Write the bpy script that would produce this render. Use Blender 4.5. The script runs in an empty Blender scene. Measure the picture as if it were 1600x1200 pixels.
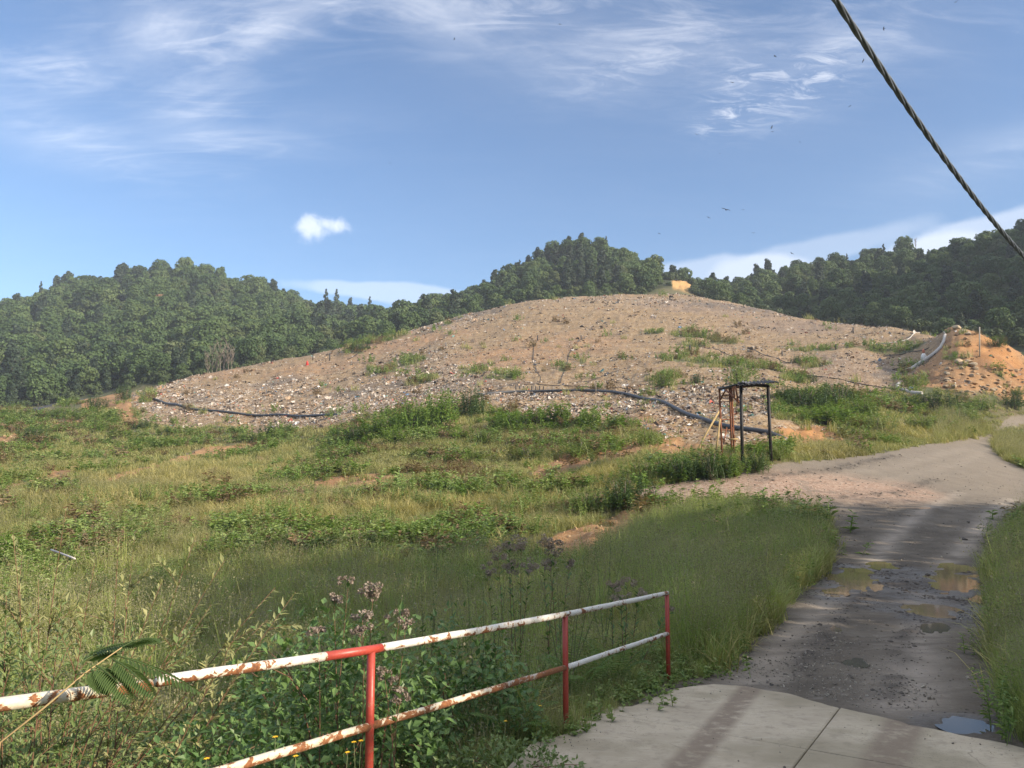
import bpy, bmesh, math, random
import numpy as np
from mathutils import Vector, Matrix, Euler

random.seed(7)
RNG = np.random.default_rng(7)
R = math.radians
SC = bpy.context.scene
COL = SC.collection

# ------------------------------------------------------------------ camera
F = 1200.0                     # focal length in pixels of the 1600 x 1200 photograph
EYE = 1.65
PITCH = math.atan(120.0 / F)
cam_d = bpy.data.cameras.new("camera")
cam_d.sensor_width = 36.0
cam_d.lens = 36.0 * F / 1600.0
cam_d.clip_start = 0.05
cam_d.clip_end = 5000.0
cam = bpy.data.objects.new("camera", cam_d)
cam.location = (0, 0, EYE)
cam.rotation_euler = (R(90) + PITCH, 0, 0)
COL.objects.link(cam)
SC.camera = cam

# ------------------------------------------------------------------ sun, sky, exposure
SUN_AZ = R(62)                 # measured from straight behind the camera towards the right
SUN_EL = R(24)
SUNV = Vector((math.sin(SUN_AZ) * math.cos(SUN_EL), -math.cos(SUN_AZ) * math.cos(SUN_EL), math.sin(SUN_EL)))
sun_d = bpy.data.lights.new("sun", 'SUN')
sun_d.energy = 3.1
sun_d.angle = R(0.53)
sun_d.color = (1.0, 0.86, 0.68)
sun = bpy.data.objects.new("sun", sun_d)
sun.rotation_euler = (-SUNV).to_track_quat('-Z', 'Y').to_euler()
COL.objects.link(sun)

SC.view_settings.view_transform = 'Standard'
SC.view_settings.look = 'None'
SC.view_settings.exposure = 1.47
SC.view_settings.gamma = 1.0
SC.view_settings.use_curve_mapping = False
SC.cycles.use_denoising = True
SC.cycles.max_bounces = 8
SC.cycles.diffuse_bounces = 5
SC.cycles.glossy_bounces = 2
SC.cycles.transmission_bounces = 5
SC.cycles.transparent_max_bounces = 8
SC.cycles.volume_bounces = 0
SC.cycles.caustics_reflective = False
SC.cycles.caustics_refractive = False
SC.cycles.sample_clamp_indirect = 4.0


class NT:
    """small helper for writing node trees"""
    def __init__(s, tree):
        s.t = tree
        s.t.nodes.clear()

    def n(s, typ, inp=None, **props):
        nd = s.t.nodes.new(typ)
        for k, v in props.items():
            setattr(nd, k, v)
        if inp:
            for k, v in inp.items():
                sock = nd.inputs[k]
                if isinstance(v, bpy.types.NodeSocket):
                    s.t.links.new(v, sock)
                elif isinstance(v, (tuple, list)) and len(v) == 3 and sock.type == 'RGBA':
                    sock.default_value = (*v, 1.0)
                else:
                    sock.default_value = v
        return nd

    def link(s, a, b):
        s.t.links.new(a, b)

    def math(s, op, a, b=0.0, c=None, clamp=False):
        inp = {0: a, 1: b}
        if c is not None:
            inp[2] = c
        return s.n('ShaderNodeMath', inp, operation=op, use_clamp=clamp).outputs[0]

    def mix(s, fac, a, b, blend='MIX'):
        nd = s.n('ShaderNodeMix', None, data_type='RGBA', blend_type=blend, clamp_factor=True)
        for k, v in ((0, fac), (6, a), (7, b)):
            if isinstance(v, bpy.types.NodeSocket):
                s.t.links.new(v, nd.inputs[k])
            elif k == 0:
                nd.inputs[0].default_value = v
            else:
                nd.inputs[k].default_value = (*v, 1.0) if len(v) == 3 else v
        return nd.outputs[2]

    def ramp(s, fac, stops, interp='LINEAR'):
        nd = s.n('ShaderNodeValToRGB', {0: fac})
        cr = nd.color_ramp
        cr.interpolation = interp
        while len(cr.elements) < len(stops):
            cr.elements.new(0.5)
        for e, (p, c) in zip(cr.elements, stops):
            e.position = p
            e.color = (*c, 1.0) if isinstance(c, (tuple, list)) else (c, c, c, 1.0)
        return nd.outputs[0]

    def noise(s, vec, scale, detail=4.0, rough=0.55, dist=0.0):
        inp = {'Scale': scale, 'Detail': detail, 'Roughness': rough, 'Distortion': dist}
        if vec is not None:
            inp['Vector'] = vec
        return s.n('ShaderNodeTexNoise', inp).outputs[0]

    def smooth(s, x, lo, hi):
        nd = s.n('ShaderNodeMapRange', {0: x, 1: lo, 2: hi, 3: 0.0, 4: 1.0}, interpolation_type='SMOOTHSTEP')
        return nd.outputs[0]


# sky: physically based blue sky with thin cirrus, one small cumulus and low cloud banks mixed over it, plus unseen overhead cloud added for fill light
def pix_dir(px, py):
    u = (px - 800.0) / F
    v = (600.0 - py) / F
    fw = math.cos(PITCH) - math.sin(PITCH) * v
    up = math.sin(PITCH) + math.cos(PITCH) * v
    return Vector((u, fw, up)).normalized()


world = bpy.data.worlds.new("World")
SC.world = world
world.use_nodes = True
w = NT(world.node_tree)
w_sky = w.n('ShaderNodeTexSky', None, sky_type='NISHITA', sun_disc=False)
w_sky.sun_elevation = SUN_EL
w_sky.sun_rotation = math.atan2(SUNV.x, SUNV.y)
w_sky.altitude = 200.0
w_sky.air_density = 1.0
w_sky.dust_density = 0.7
w_sky.ozone_density = 4.3
tc = w.n('ShaderNodeTexCoord')
nrm = w.n('ShaderNodeVectorMath', {0: tc.outputs['Generated']}, operation='NORMALIZE').outputs[0]
sx = w.n('ShaderNodeSeparateXYZ', {0: nrm})
az = w.math('ARCTAN2', sx.outputs[0], sx.outputs[1])
el = w.math('ARCSINE', sx.outputs[2])
# cloud plane coordinates
den = w.math('ADD', w.math('MAXIMUM', sx.outputs[2], 0.0), 0.16)
cpx = w.math('DIVIDE', sx.outputs[0], den)
cpy = w.math('DIVIDE', sx.outputs[1], den)
cp = w.n('ShaderNodeCombineXYZ', {0: cpx, 1: cpy, 2: 0.0}).outputs[0]
mp = w.n('ShaderNodeMapping', {'Vector': cp, 'Rotation': (0, 0, R(-24)), 'Scale': (1.0, 2.3, 1.0)}).outputs[0]
wisp = w.noise(mp, 1.5, 9.0, 0.60, 0.9)
veil = w.noise(mp, 0.75, 6.0, 0.55, 0.5)
fil = w.noise(w.n('ShaderNodeMapping', {'Vector': cp, 'Rotation': (0, 0, R(-30)), 'Scale': (1.0, 4.0, 1.0)}).outputs[0], 4.0, 8.0, 0.65, 1.2)


def patch(px, py, rx, ry, tilt=0.0):
    """soft elliptical weight around one direction of the sky"""
    d = pix_dir(px, py)
    a0 = math.atan2(d.x, d.y)
    e0 = math.asin(d.z)
    k = 1.0 / F
    da = w.math('MULTIPLY', w.math('SUBTRACT', az, a0), math.cos(e0))
    de = w.math('SUBTRACT', el, e0)
    ct, st = math.cos(R(tilt)), math.sin(R(tilt))
    p = w.math('ADD', w.math('MULTIPLY', da, ct / (rx * k)), w.math('MULTIPLY', de, st / (rx * k)))
    q = w.math('ADD', w.math('MULTIPLY', da, -st / (ry * k)), w.math('MULTIPLY', de, ct / (ry * k)))
    s2 = w.math('ADD', w.math('MULTIPLY', p, p), w.math('MULTIPLY', q, q))
    return w.math('POWER', 2.718, w.math('MULTIPLY', s2, -1.0)), p, q


def addall(lst):
    o = lst[0]
    for x in lst[1:]:
        o = w.math('ADD', o, x)
    return o


cir = addall([
    w.math('MULTIPLY', patch(330, 45, 140, 48, 15)[0], 1.5),
    w.math('MULTIPLY', patch(70, 108, 100, 24, 4)[0], 1.0),
    w.math('MULTIPLY', patch(115, 215, 110, 34, -12)[0], 0.85),
    w.math('MULTIPLY', patch(310, 180, 75, 75, 0)[0], 1.0),
    w.math('MULTIPLY', patch(470, 215, 120, 30, 12)[0], 0.32),
    w.math('MULTIPLY', patch(800, 25, 330, 48, -2)[0], 1.15),
    w.math('MULTIPLY', patch(1010, 80, 150, 45, 8)[0], 1.0),
    w.math('MULTIPLY', patch(1380, 40, 190, 60, 10)[0], 0.85),
    w.math('MULTIPLY', patch(1560, 240, 110, 30, 8)[0], 0.45),
    0.04, w.math('MULTIPLY', w.smooth(el, 0.52, 0.85), 2.2),  # heavier cloud above the view, added to brighten the shaded ground
])
wf = w.math('ADD', w.math('MULTIPLY', w.smooth(wisp, 0.36, 0.72), 0.62), w.math('MULTIPLY', w.smooth(fil, 0.42, 0.75), 0.40))
cirrus = w.math('MULTIPLY', cir, w.math('ADD', wf, w.math('MULTIPLY', w.smooth(veil, 0.3, 0.7), 0.20)), clamp=True)
rip = w.noise(w.n('ShaderNodeMapping', {'Vector': cp, 'Rotation': (0, 0, R(-38)), 'Scale': (1.0, 2.6, 1.0)}).outputs[0], 11.0, 7.0, 0.66, 0.8)
rp = addall([patch(1160, 145, 55, 36, 25)[0], patch(1275, 120, 70, 34, 25)[0], w.math('MULTIPLY', patch(1135, 190, 40, 12, 10)[0], 0.9), w.math('MULTIPLY', patch(1010, 100, 110, 30, 12)[0], 0.5), w.math('MULTIPLY', patch(80, 105, 90, 22, 4)[0], 0.35)])
cirrus = w.math('ADD', cirrus, w.math('MULTIPLY', rp, w.math('MULTIPLY', w.smooth(rip, 0.45, 0.72), 1.05)), clamp=True)
# low banks near the hills
cn = w.noise(nrm, 9.0, 5.0, 0.55, 0.3)


def bank(px, py, rx, ry, tilt, amt, edge=0.35):
    g, p, q = patch(px, py, rx, ry, tilt)
    x = w.math('ADD', g, w.math('MULTIPLY', w.math('SUBTRACT', cn, 0.5), 0.9))
    return w.math('MULTIPLY', w.smooth(x, edge, edge + 0.32), amt)


banks = addall([bank(1570, 356, 190, 26, 9, 0.75), bank(1270, 396, 160, 26, 9, 0.42), bank(1130, 425, 150, 26, 0, 0.60),
                bank(590, 455, 170, 17, -2, 0.60), bank(1480, 395, 150, 28, 0, 0.4)])
# small cumulus
cun = w.noise(nrm, 38.0, 7.0, 0.62, 0.25)


def puff(px, py, rx, ry):
    return patch(px, py, rx, ry)[0]


cu = w.math('MAXIMUM', w.math('MAXIMUM', puff(482, 355, 27, 20), puff(516, 351, 30, 15)), puff(494, 360, 32, 14))
cu = w.math('ADD', cu, w.math('MULTIPLY', w.math('SUBTRACT', cun, 0.5), 1.7))
cum = w.math('MULTIPLY', w.smooth(cu, 0.36, 1.15), 0.92)
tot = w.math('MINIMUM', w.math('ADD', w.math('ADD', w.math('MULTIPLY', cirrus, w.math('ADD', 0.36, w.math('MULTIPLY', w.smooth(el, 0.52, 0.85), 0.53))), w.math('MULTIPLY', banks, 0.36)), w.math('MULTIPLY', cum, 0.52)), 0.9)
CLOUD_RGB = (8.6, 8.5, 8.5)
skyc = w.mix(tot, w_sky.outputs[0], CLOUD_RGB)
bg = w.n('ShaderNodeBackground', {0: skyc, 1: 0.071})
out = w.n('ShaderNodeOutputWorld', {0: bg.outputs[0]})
w_sky_out = w_sky


# ------------------------------------------------------------------ numpy noise
_perm = np.random.default_rng(3).permutation(4096).astype(np.int64)


def _hash(i, j, s=0):
    return _perm[(_perm[(_perm[(i & 4095)] + (j & 4095)) & 4095] + s) & 4095]


def vnoise(x, y, s=0):
    xi = np.floor(x).astype(np.int64); yi = np.floor(y).astype(np.int64)
    fx = x - xi; fy = y - yi
    ux = fx * fx * fx * (fx * (fx * 6 - 15) + 10); uy = fy * fy * fy * (fy * (fy * 6 - 15) + 10)
    def g(i, j, dx, dy):
        a = _hash(i, j, s) * (2 * math.pi / 4096)
        return np.cos(a) * dx + np.sin(a) * dy
    n00 = g(xi, yi, fx, fy); n10 = g(xi + 1, yi, fx - 1, fy)
    n01 = g(xi, yi + 1, fx, fy - 1); n11 = g(xi + 1, yi + 1, fx - 1, fy - 1)
    return (n00 * (1 - ux) + n10 * ux) * (1 - uy) + (n01 * (1 - ux) + n11 * ux) * uy


def fbm(x, y, octs=4, gain=0.5, s=0):
    t = 0; a = 1.0
    for k in range(octs):
        t = t + a * vnoise(x * 2 ** k, y * 2 ** k, s + 17 * k)
        a *= gain
    return t


def gauss1(a, sig, axis):
    n = int(3 * sig) + 1
    k = np.exp(-0.5 * (np.arange(-n, n + 1) / sig) ** 2); k /= k.sum()
    pad = [(0, 0), (0, 0)]; pad[axis] = (n, n)
    p = np.pad(a, pad, mode='edge')
    o = np.zeros_like(a)
    for i, w_ in enumerate(k):
        sl = [slice(None), slice(None)]; sl[axis] = slice(i, i + a.shape[axis])
        o += w_ * p[tuple(sl)]
    return o


# ------------------------------------------------------------------ terrain profile: distance -> height, direction by direction
def py_to_slope(py):
    v = (600.0 - py) / F
    return (math.sin(PITCH) + math.cos(PITCH) * v) / (math.cos(PITCH) - math.sin(PITCH) * v)


def prof(a, near, far):
    s = math.sqrt(1 + a * a)
    pts = [(Y * s, h + EYE) for Y, h in near] + [(Y * s, Y * py_to_slope(p) + EYE) for Y, p in far]
    return np.array(pts)


SLABN = [(0.5, -1.68), (4.5, -2.0), (7.2, -2.22)]
LEFTN = [(0.5, -1.68), (2.2, -1.86), (3.6, -2.25), (6, -2.75), (10, -3.1), (15, -3.3), (22, -3.25)]
columns = []


def C(px, near, far):
    a = (px - 800.0) / F
    columns.append((math.atan(a), prof(a, near, far)))


C(-700, LEFTN, [(40, 775), (80, 705), (140, 650), (190, 650), (260, 600), (350, 530), (430, 500), (620, 560)])
C(-300, LEFTN, [(40, 775), (80, 705), (140, 645), (180, 650), (250, 600), (340, 540), (420, 510), (480, 520), (620, 560)])
C(0, LEFTN, [(35, 792), (60, 728), (90, 692), (120, 664), (148, 640), (180, 648), (230, 622), (300, 560), (360, 515), (420, 496), (480, 505), (620, 560)])
C(100, LEFTN, [(35, 792), (60, 728), (90, 692), (120, 662), (150, 630), (180, 640), (230, 612), (300, 550), (360, 495), (420, 462), (480, 475), (620, 560)])
C(200, LEFTN, [(35, 793), (60, 732), (90, 695), (120, 652), (140, 624), (150, 611), (175, 624), (230, 600), (300, 540), (360, 480), (420, 446), (480, 465), (620, 560)])
C(280, LEFTN, [(35, 795), (60, 736), (90, 698), (120, 650), (140, 618), (160, 590), (185, 604), (235, 585), (310, 530), (370, 465), (420, 438), (480, 455), (620, 560)])
C(340, LEFTN, [(35, 797), (60, 740), (90, 700), (120, 645), (140, 612), (165, 576), (190, 592), (240, 575), (320, 520), (375, 475), (425, 452), (490, 470), (620, 560)])
C(400, LEFTN, [(35, 797), (60, 740), (90, 698), (110, 664), (130, 630), (150, 596), (172, 567), (200, 582), (250, 565), (330, 515), (385, 478), (430, 460), (500, 480), (620, 560)])
C(460, LEFTN, [(35, 797), (60, 735), (85, 692), (105, 660), (130, 622), (150, 588), (178, 555), (207, 571), (260, 556), (340, 520), (395, 500), (435, 490), (510, 508), (620, 560)])
C(500, LEFTN, [(35, 797), (60, 730), (80, 692), (100, 660), (130, 618), (155, 580), (182, 547), (212, 563), (270, 548), (345, 524), (400, 508), (440, 499), (520, 518), (620, 560)])
C(600, LEFTN, [(35, 795), (50, 740), (65, 702), (85, 660), (110, 628), (140, 586), (170, 546), (190, 525), (225, 543), (300, 525), (380, 516), (450, 510), (540, 524), (620, 560)])
C(700, [(0.5, -1.68), (3.0, -1.9), (4.6, -2.15), (7, -2.75), (12, -3.15), (22, -3.2)], [(32, 812), (50, 737), (65, 697), (82, 648), (105, 614), (140, 566), (175, 520), (203, 495), (240, 516), (300, 500), (350, 493), (400, 490), (480, 508), (620, 560)])
C(800, [(0.5, -1.68), (4.6, -2.0), (5.8, -2.2), (9, -2.8), (14, -3.1), (22, -3.15)], [(30, 825), (40, 772), (50, 735), (65, 695), (80, 655), (90, 634), (120, 590), (160, 528), (190, 489), (212, 470), (245, 490), (290, 466), (330, 448), (360, 444), (450, 485), (620, 560)])
C(850, [(0.5, -1.68), (4.6, -2.0), (6.6, -2.25), (9, -2.7), (14, -3.0), (22, -3.1)], [(30, 822), (40, 767), (50, 730), (65, 690), (80, 652), (90, 632), (120, 588), (160, 526), (190, 484), (214, 464), (245, 482), (280, 456), (320, 424), (345, 413), (450, 482), (620, 560)])
C(900, SLABN + [(8.5, -2.45), (14, -2.85), (22, -3.0)], [(30, 818), (38, 764), (48, 728), (62, 690), (78, 652), (92, 625), (120, 585), (160, 524), (190, 481), (215, 460), (245, 479), (280, 442), (320, 403), (340, 394), (450, 475), (620, 560)])
C(950, SLABN + [(9, -2.45), (14, -2.75), (22, -2.95)], [(30, 812), (37, 762), (46, 725), (60, 688), (75, 655), (92, 625), (120, 582), (160, 522), (190, 479), (216, 458), (245, 477), (280, 442), (320, 407), (340, 400), (450, 475), (620, 560)])
C(1000, SLABN + [(9, -2.4), (14, -2.68), (22, -2.85)], [(30, 806), (36, 760), (45, 718), (58, 685), (75, 645), (95, 612), (120, 576), (150, 532), (185, 486), (216, 457), (245, 472), (280, 446), (320, 422), (340, 420), (450, 478), (620, 560)])
C(1040, SLABN + [(9, -2.4), (14, -2.66), (22, -2.8)], [(30, 802), (36, 756), (44, 718), (56, 690), (75, 640), (95, 606), (120, 574), (150, 531), (185, 486), (215, 457), (240, 464), (262, 452), (282, 431), (305, 433), (335, 447), (450, 480), (620, 560)])
C(1060, SLABN + [(9, -2.4), (14, -2.65), (22, -2.79)], [(30, 801), (36, 754), (44, 716), (56, 691), (75, 639), (95, 604), (120, 573), (150, 531), (185, 487), (214, 458), (240, 464), (262, 457), (285, 439), (310, 446), (400, 478), (620, 560)])
C(1080, SLABN + [(9, -2.4), (14, -2.65), (22, -2.78)], [(30, 800), (36, 752), (44, 714), (55, 692), (75, 638), (95, 602), (120, 572), (150, 531), (185, 488), (213, 459), (240, 465), (262, 459), (285, 451), (310, 457), (350, 474), (620, 560)])
C(1130, SLABN + [(9, -2.4), (14, -2.65), (22, -2.75)], [(30, 798), (36, 748), (42, 716), (55, 688), (75, 638), (95, 602), (120, 572), (150, 532), (185, 488), (208, 465), (230, 478), (300, 476), (350, 474), (450, 505), (620, 560)])
C(1200, SLABN + [(9, -2.4), (14, -2.65), (22, -2.73)], [(30, 797), (35, 755), (39, 720), (52, 692), (70, 645), (95, 598), (120, 570), (150, 535), (180, 498), (198, 479), (220, 494), (260, 484), (310, 450), (340, 437), (450, 480), (620, 560)])
C(1260, SLABN + [(9, -2.4), (14, -2.65), (22, -2.72)], [(30, 796), (36, 752), (43, 716), (58, 690), (80, 635), (105, 592), (130, 560), (160, 520), (186, 494), (205, 509), (250, 485), (300, 432), (330, 406), (450, 470), (620, 560)])
C(1330, SLABN + [(9, -2.42), (14, -2.65), (22, -2.72)], [(30, 796), (38, 750), (47, 714), (62, 684), (85, 630), (110, 585), (140, 540), (175, 501), (195, 516), (240, 488), (290, 428), (320, 405), (420, 455), (620, 560)])
C(1400, SLABN + [(9, -2.42), (14, -2.66), (22, -2.73)], [(30, 796), (38, 757), (46, 728), (53, 706), (62, 690), (80, 654), (100, 612), (130, 562), (158, 507), (175, 523), (220, 490), (270, 438), (300, 415), (400, 445), (620, 560)])
C(1450, SLABN + [(9, -2.42), (14, -2.66), (22, -2.74)], [(30, 797), (38, 762), (48, 728), (58, 702), (66, 689), (82, 655), (97, 608), (120, 560), (146, 513), (165, 531), (210, 490), (260, 435), (290, 412), (400, 440), (620, 560)])
C(1490, SLABN + [(9, -2.42), (14, -2.66), (22, -2.75)], [(30, 798), (40, 760), (50, 728), (62, 702), (70, 690), (84, 660), (95, 624), (108, 553), (121, 501), (150, 548), (200, 492), (250, 430), (280, 408), (400, 435), (620, 560)])
C(1520, SLABN + [(9, -2.42), (14, -2.66), (22, -2.75)], [(30, 798), (40, 764), (50, 732), (62, 708), (74, 690), (86, 664), (95, 628), (106, 556), (117, 507), (145, 552), (200, 490), (250, 425), (280, 403), (400, 430), (620, 560)])
C(1560, SLABN + [(9, -2.38), (14, -2.62), (22, -2.73)], [(30, 799), (40, 770), (50, 740), (62, 716), (75, 697), (87, 676), (95, 640), (103, 572), (112, 522), (138, 565), (195, 490), (245, 415), (275, 394), (400, 420), (620, 560)])
C(1600, SLABN + [(9, -2.32), (14, -2.5), (22, -2.66)], [(30, 800), (40, 778), (50, 748), (62, 726), (78, 704), (90, 676), (97, 650), (103, 605), (109, 549), (130, 578), (190, 485), (240, 408), (270, 380), (400, 410), (620, 560)])
C(1700, SLABN + [(9, -2.2), (14, -2.2), (22, -2.4)], [(30, 800), (40, 775), (50, 750), (70, 722), (90, 690), (97, 650), (108, 600), (130, 580), (190, 460), (240, 365), (270, 325), (400, 350), (620, 560)])
C(1950, SLABN + [(9, -2.1), (14, -1.9), (22, -1.9)], [(35, 760), (50, 735), (70, 700), (100, 640), (130, 570), (190, 400), (240, 215), (280, 165), (400, 270), (620, 560)])
C(2600, SLABN + [(9, -2.0), (14, -1.2), (22, 0.0)], [(35, 690), (50, 670), (90, 590), (130, 360), (180, -60), (230, -80), (320, 100), (620, 500)])
for deg, nodes in ((66, [(0.5, -1.68), (6, -1.9), (10, -1.3), (20, 0.4), (40, 2), (100, 12), (200, 50), (300, 160), (390, 165), (620, 100)]),
                   (80, [(0.5, -1.68), (6, -1.9), (10, -1.2), (20, 0.8), (40, 3), (100, 14), (250, 40), (620, 90)]),
                   (110, [(0.5, -1.68), (6, -1.8), (12, -0.8), (25, 1.0), (60, 6), (120, 20), (250, 50), (620, 80)]),
                   (150, [(0.5, -1.68), (8, -1.5), (20, -0.6), (60, 4), (150, 15), (300, 40), (620, 60)]),
                   (-180, [(0.5, -1.68), (8, -1.4), (20, -0.4), (60, 3), (150, 12), (300, 35), (620, 50)]),
                   (180, [(0.5, -1.68), (8, -1.4), (20, -0.4), (60, 3), (150, 12), (300, 35), (620, 50)]),
                   (-130, [(0.5, -1.68), (4, -1.7), (10, -2.4), (30, -3.0), (80, 0), (200, 15), (400, 60), (620, 60)]),
                   (-85, [(0.5, -1.68), (2, -1.8), (6, -2.6), (15, -3.2), (40, -2), (100, 4), (200, 15), (400, 70), (620, 60)])):
    columns.append((R(deg), np.array([(r_, h + EYE) for r_, h in nodes])))
columns.sort(key=lambda c: c[0])

DPHI = 0.11
phis = np.concatenate([np.arange(-180, -47, 3.0), np.arange(-47, 47.001, DPHI), np.arange(49, 180.01, 3.0)])
phis[-1] = 180.0
phis = np.radians(phis)
LN0, LN1, DLN = math.log(0.6), math.log(618.0), 0.0125
lnr = np.arange(LN0, LN1, DLN)
rr = np.exp(lnr)
NP, NR = len(phis), len(rr)
colphi = np.array([c[0] for c in columns])
colH = np.array([np.interp(rr, c[1][:, 0], c[1][:, 1]) for c in columns])
HB = np.empty((NP, NR))
for j in range(NR):
    HB[:, j] = np.interp(phis, colphi, colH[:, j])
HB = gauss1(HB, 2.6, 1)
mid = (phis > R(-46.9)) & (phis < R(46.9))
HB[mid] = gauss1(HB[mid], 5.0, 0)
PH, LR = np.meshgrid(phis, lnr, indexing='ij')
RR = np.exp(LR)
GX = RR * np.sin(PH)
GY = RR * np.cos(PH)


def _colinterp(A, ph):
    i = int(np.clip(np.searchsorted(phis, ph) - 1, 0, NP - 2))
    t = (ph - phis[i]) / (phis[i + 1] - phis[i])
    return A[i] * (1 - t) + A[i + 1] * t


def hit(px, py, far=False):
    """world point where the line of sight through this spot of the photograph first meets the ground"""
    d = pix_dir(px, py)
    hz = math.hypot(d.x, d.y)
    ph = math.atan2(d.x, d.y)
    col = _colinterp(HB, ph)
    ray = EYE + d.z / hz * rr
    ok = np.nonzero(col >= ray)[0]
    ok = ok[ok > 40]
    if len(ok) == 0:
        j = int(np.argmax((col - EYE) / rr * (rr < 250)))
        r_ = rr[j]
    else:
        j = ok[0]
        d0 = ray[j - 1] - col[j - 1]; d1 = col[j] - ray[j]
        r_ = rr[j - 1] + (rr[j] - rr[j - 1]) * d0 / max(d0 + d1, 1e-9)
    return Vector((r_ * math.sin(ph), r_ * math.cos(ph), EYE + d.z / hz * r_))


def polar(p):
    return math.atan2(p[0], p[1]), math.log(max(math.hypot(p[0], p[1]), 0.6))


def P3(px, py, Y):
    """world point seen at this spot of the photograph at forward distance Y"""
    d = pix_dir(px, py)
    return Vector((d.x / d.y * Y, Y, EYE + d.z / d.y * Y))


WRP = (fbm(GX / 3.0, GY / 3.0, 3, 0.6, 5), fbm(GX / 3.0 + 40, GY / 3.0 - 17, 3, 0.6, 9))


def poly_pts(pts):
    o = []
    for p in pts:
        if len(p) == 3:
            o.append((math.atan((p[0] - 800) / F), math.log(p[2] * math.sqrt(1 + ((p[0] - 800) / F) ** 2))))
        else:
            o.append(polar(hit(*p)))
    return o


def inpoly(u, v, pts):
    c = np.zeros(u.shape, bool)
    n = len(pts)
    for i in range(n):
        x1, y1 = pts[i]; x2, y2 = pts[(i + 1) % n]
        if y1 == y2:
            continue
        m = ((y1 > v) != (y2 > v))
        c ^= m & (u < (x2 - x1) * (v - y1) / (y2 - y1) + x1)
    return c


def mask(pts, warp=0.4, blur=1.2):
    q = poly_pts(pts)
    u = PH + WRP[0] * warp * 0.7 / np.maximum(RR, 4) ; v = LR + WRP[1] * warp * 1.4 / np.maximum(RR, 4)
    m = inpoly(u, v, q).astype(float)
    return gauss1(gauss1(m, blur, 0), blur, 1)


def blob(px, py, rx, ry, warp=1.0):
    """soft patch on the ground: about rx, ry photo pixels across where it lies"""
    c = hit(px, py)
    e1 = hit(px + rx, py); e2 = hit(px, py + ry)
    p0 = polar(c)
    ra = max(abs(polar(e1)[0] - p0[0]), 1e-4); rb = max(abs(polar(e2)[1] - p0[1]), 0.01)
    q = ((PH - p0[0]) / ra) ** 2 + ((LR - p0[1]) / rb) ** 2
    return np.clip(1.15 - q + warp * (WRP[0] + WRP[1]) * 0.8, 0, 1)


# ---- zones of the ground
M_road = mask([(790, 1199), (830, 1178), (905, 1140), (985, 1103), (1056, 1072), (1130, 1042), (1190, 990), (1225, 945), (1285, 893), (1300, 852),
               (1285, 805), (1190, 792), (1060, 790), (990, 782), (1000, 766), (1030, 758), (1180, 739), (1270, 721), (1340, 712), (1400, 704),
               (1480, 690), (1540, 679), (1562, 664), (1580, 651), (1610, 646), (1640, 646), (1640, 662), (1600, 662), (1572, 670), (1556, 682), (1553, 704),
               (1572, 720), (1610, 734), (1700, 752), (1700, 790), (1610, 802), (1580, 830), (1556, 860), (1550, 900), (1558, 950), (1563, 1000), (1578, 1100), (1615, 1170), (1640, 1199), (900, None, 0.8)], 0.25, 0.8)
M_slabz = mask([(700, None, 0.8), (740, None, 2.6), (790, 1199), (830, 1178), (905, 1140), (985, 1103), (1050, 1078), (1117, 1071), (1167, 1074), (1233, 1084), (1312, 1104), (1417, 1130), (1596, 1166), (1700, 1199), (2600, None, 3.0), (2600, None, 0.8)], 0.0, 2.0)
M_spur = mask([(985, 782), (1000, 764), (1040, 757), (1180, 742), (1300, 742), (1420, 756), (1480, 775), (1440, 786), (1290, 779), (1180, 790), (1060, 792)], 0.4, 2.5)
M_mound = mask([(200, 613), (205, 632), (225, 655), (260, 668), (330, 668), (400, 673), (470, 668), (500, 672), (560, 655), (620, 645), (680, 636), (760, 632), (800, 648), (870, 658),
                (950, 664), (1030, 680), (1050, 700), (1090, 705), (1140, 702), (1190, 700), (1250, 694), (1310, 690), (1290, 668), (1215, 655), (1205, 630), (1240, 612), (1290, 606), (1340, 612), (1395, 612),
                (1430, 622), (1460, 600), (1520, 618), (1600, 624), (1700, 620), (1700, None, 140), (1600, None, 128), (1500, None, 150), (1400, None, 180), (1260, None, 210), (1080, None, 246), (900, None, 242), (700, None, 240), (500, None, 212), (340, None, 186), (240, None, 172), (190, None, 160)], 1.2, 1.4)
M_dirt = np.maximum.reduce([
    mask([(1402, 604), (1440, 572), (1482, 528), (1470, None, 150), (1640, None, 140), (1640, 622), (1560, 620), (1500, 615), (1440, 606)], 0.8, 1.5),
    mask([(815, 738), (880, 712), (960, 700), (1010, 690), (1060, 690), (1110, 700), (1060, 716), (1015, 712), (985, 718), (930, 728), (860, 748)], 0.8, 1.5),
    mask([(1215, 668), (1290, 664), (1320, 688), (1260, 696), (1200, 694)], 0.8, 1.5),
    mask([(465, 762), (520, 744), (640, 742), (610, 756), (520, 768)], 0.8, 1.5),
    mask([(150, 752), (250, 722), (330, 700), (400, 688), (408, 698), (340, 712), (260, 732), (175, 757)], 0.8, 1.2),
    mask([(-20, 768), (60, 745), (120, 728), (140, 732), (70, 756), (-20, 778)], 0.6, 1.2),
    mask([(-20, 692), (30, 676), (35, 684), (-20, 702)], 0.6, 1.2),
    mask([(60, 668), (110, 655), (130, 658), (70, 676)], 0.6, 1.2),
    mask([(120, 628), (200, 612), (205, 640), (230, 665), (205, 668), (180, 640), (130, 642)], 0.8, 1.2),
    mask([(840, 868), (870, 832), (930, 812), (1000, 795), (1020, 805), (1000, 835), (930, 862), (880, 885)], 0.8, 1.5),
])
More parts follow.
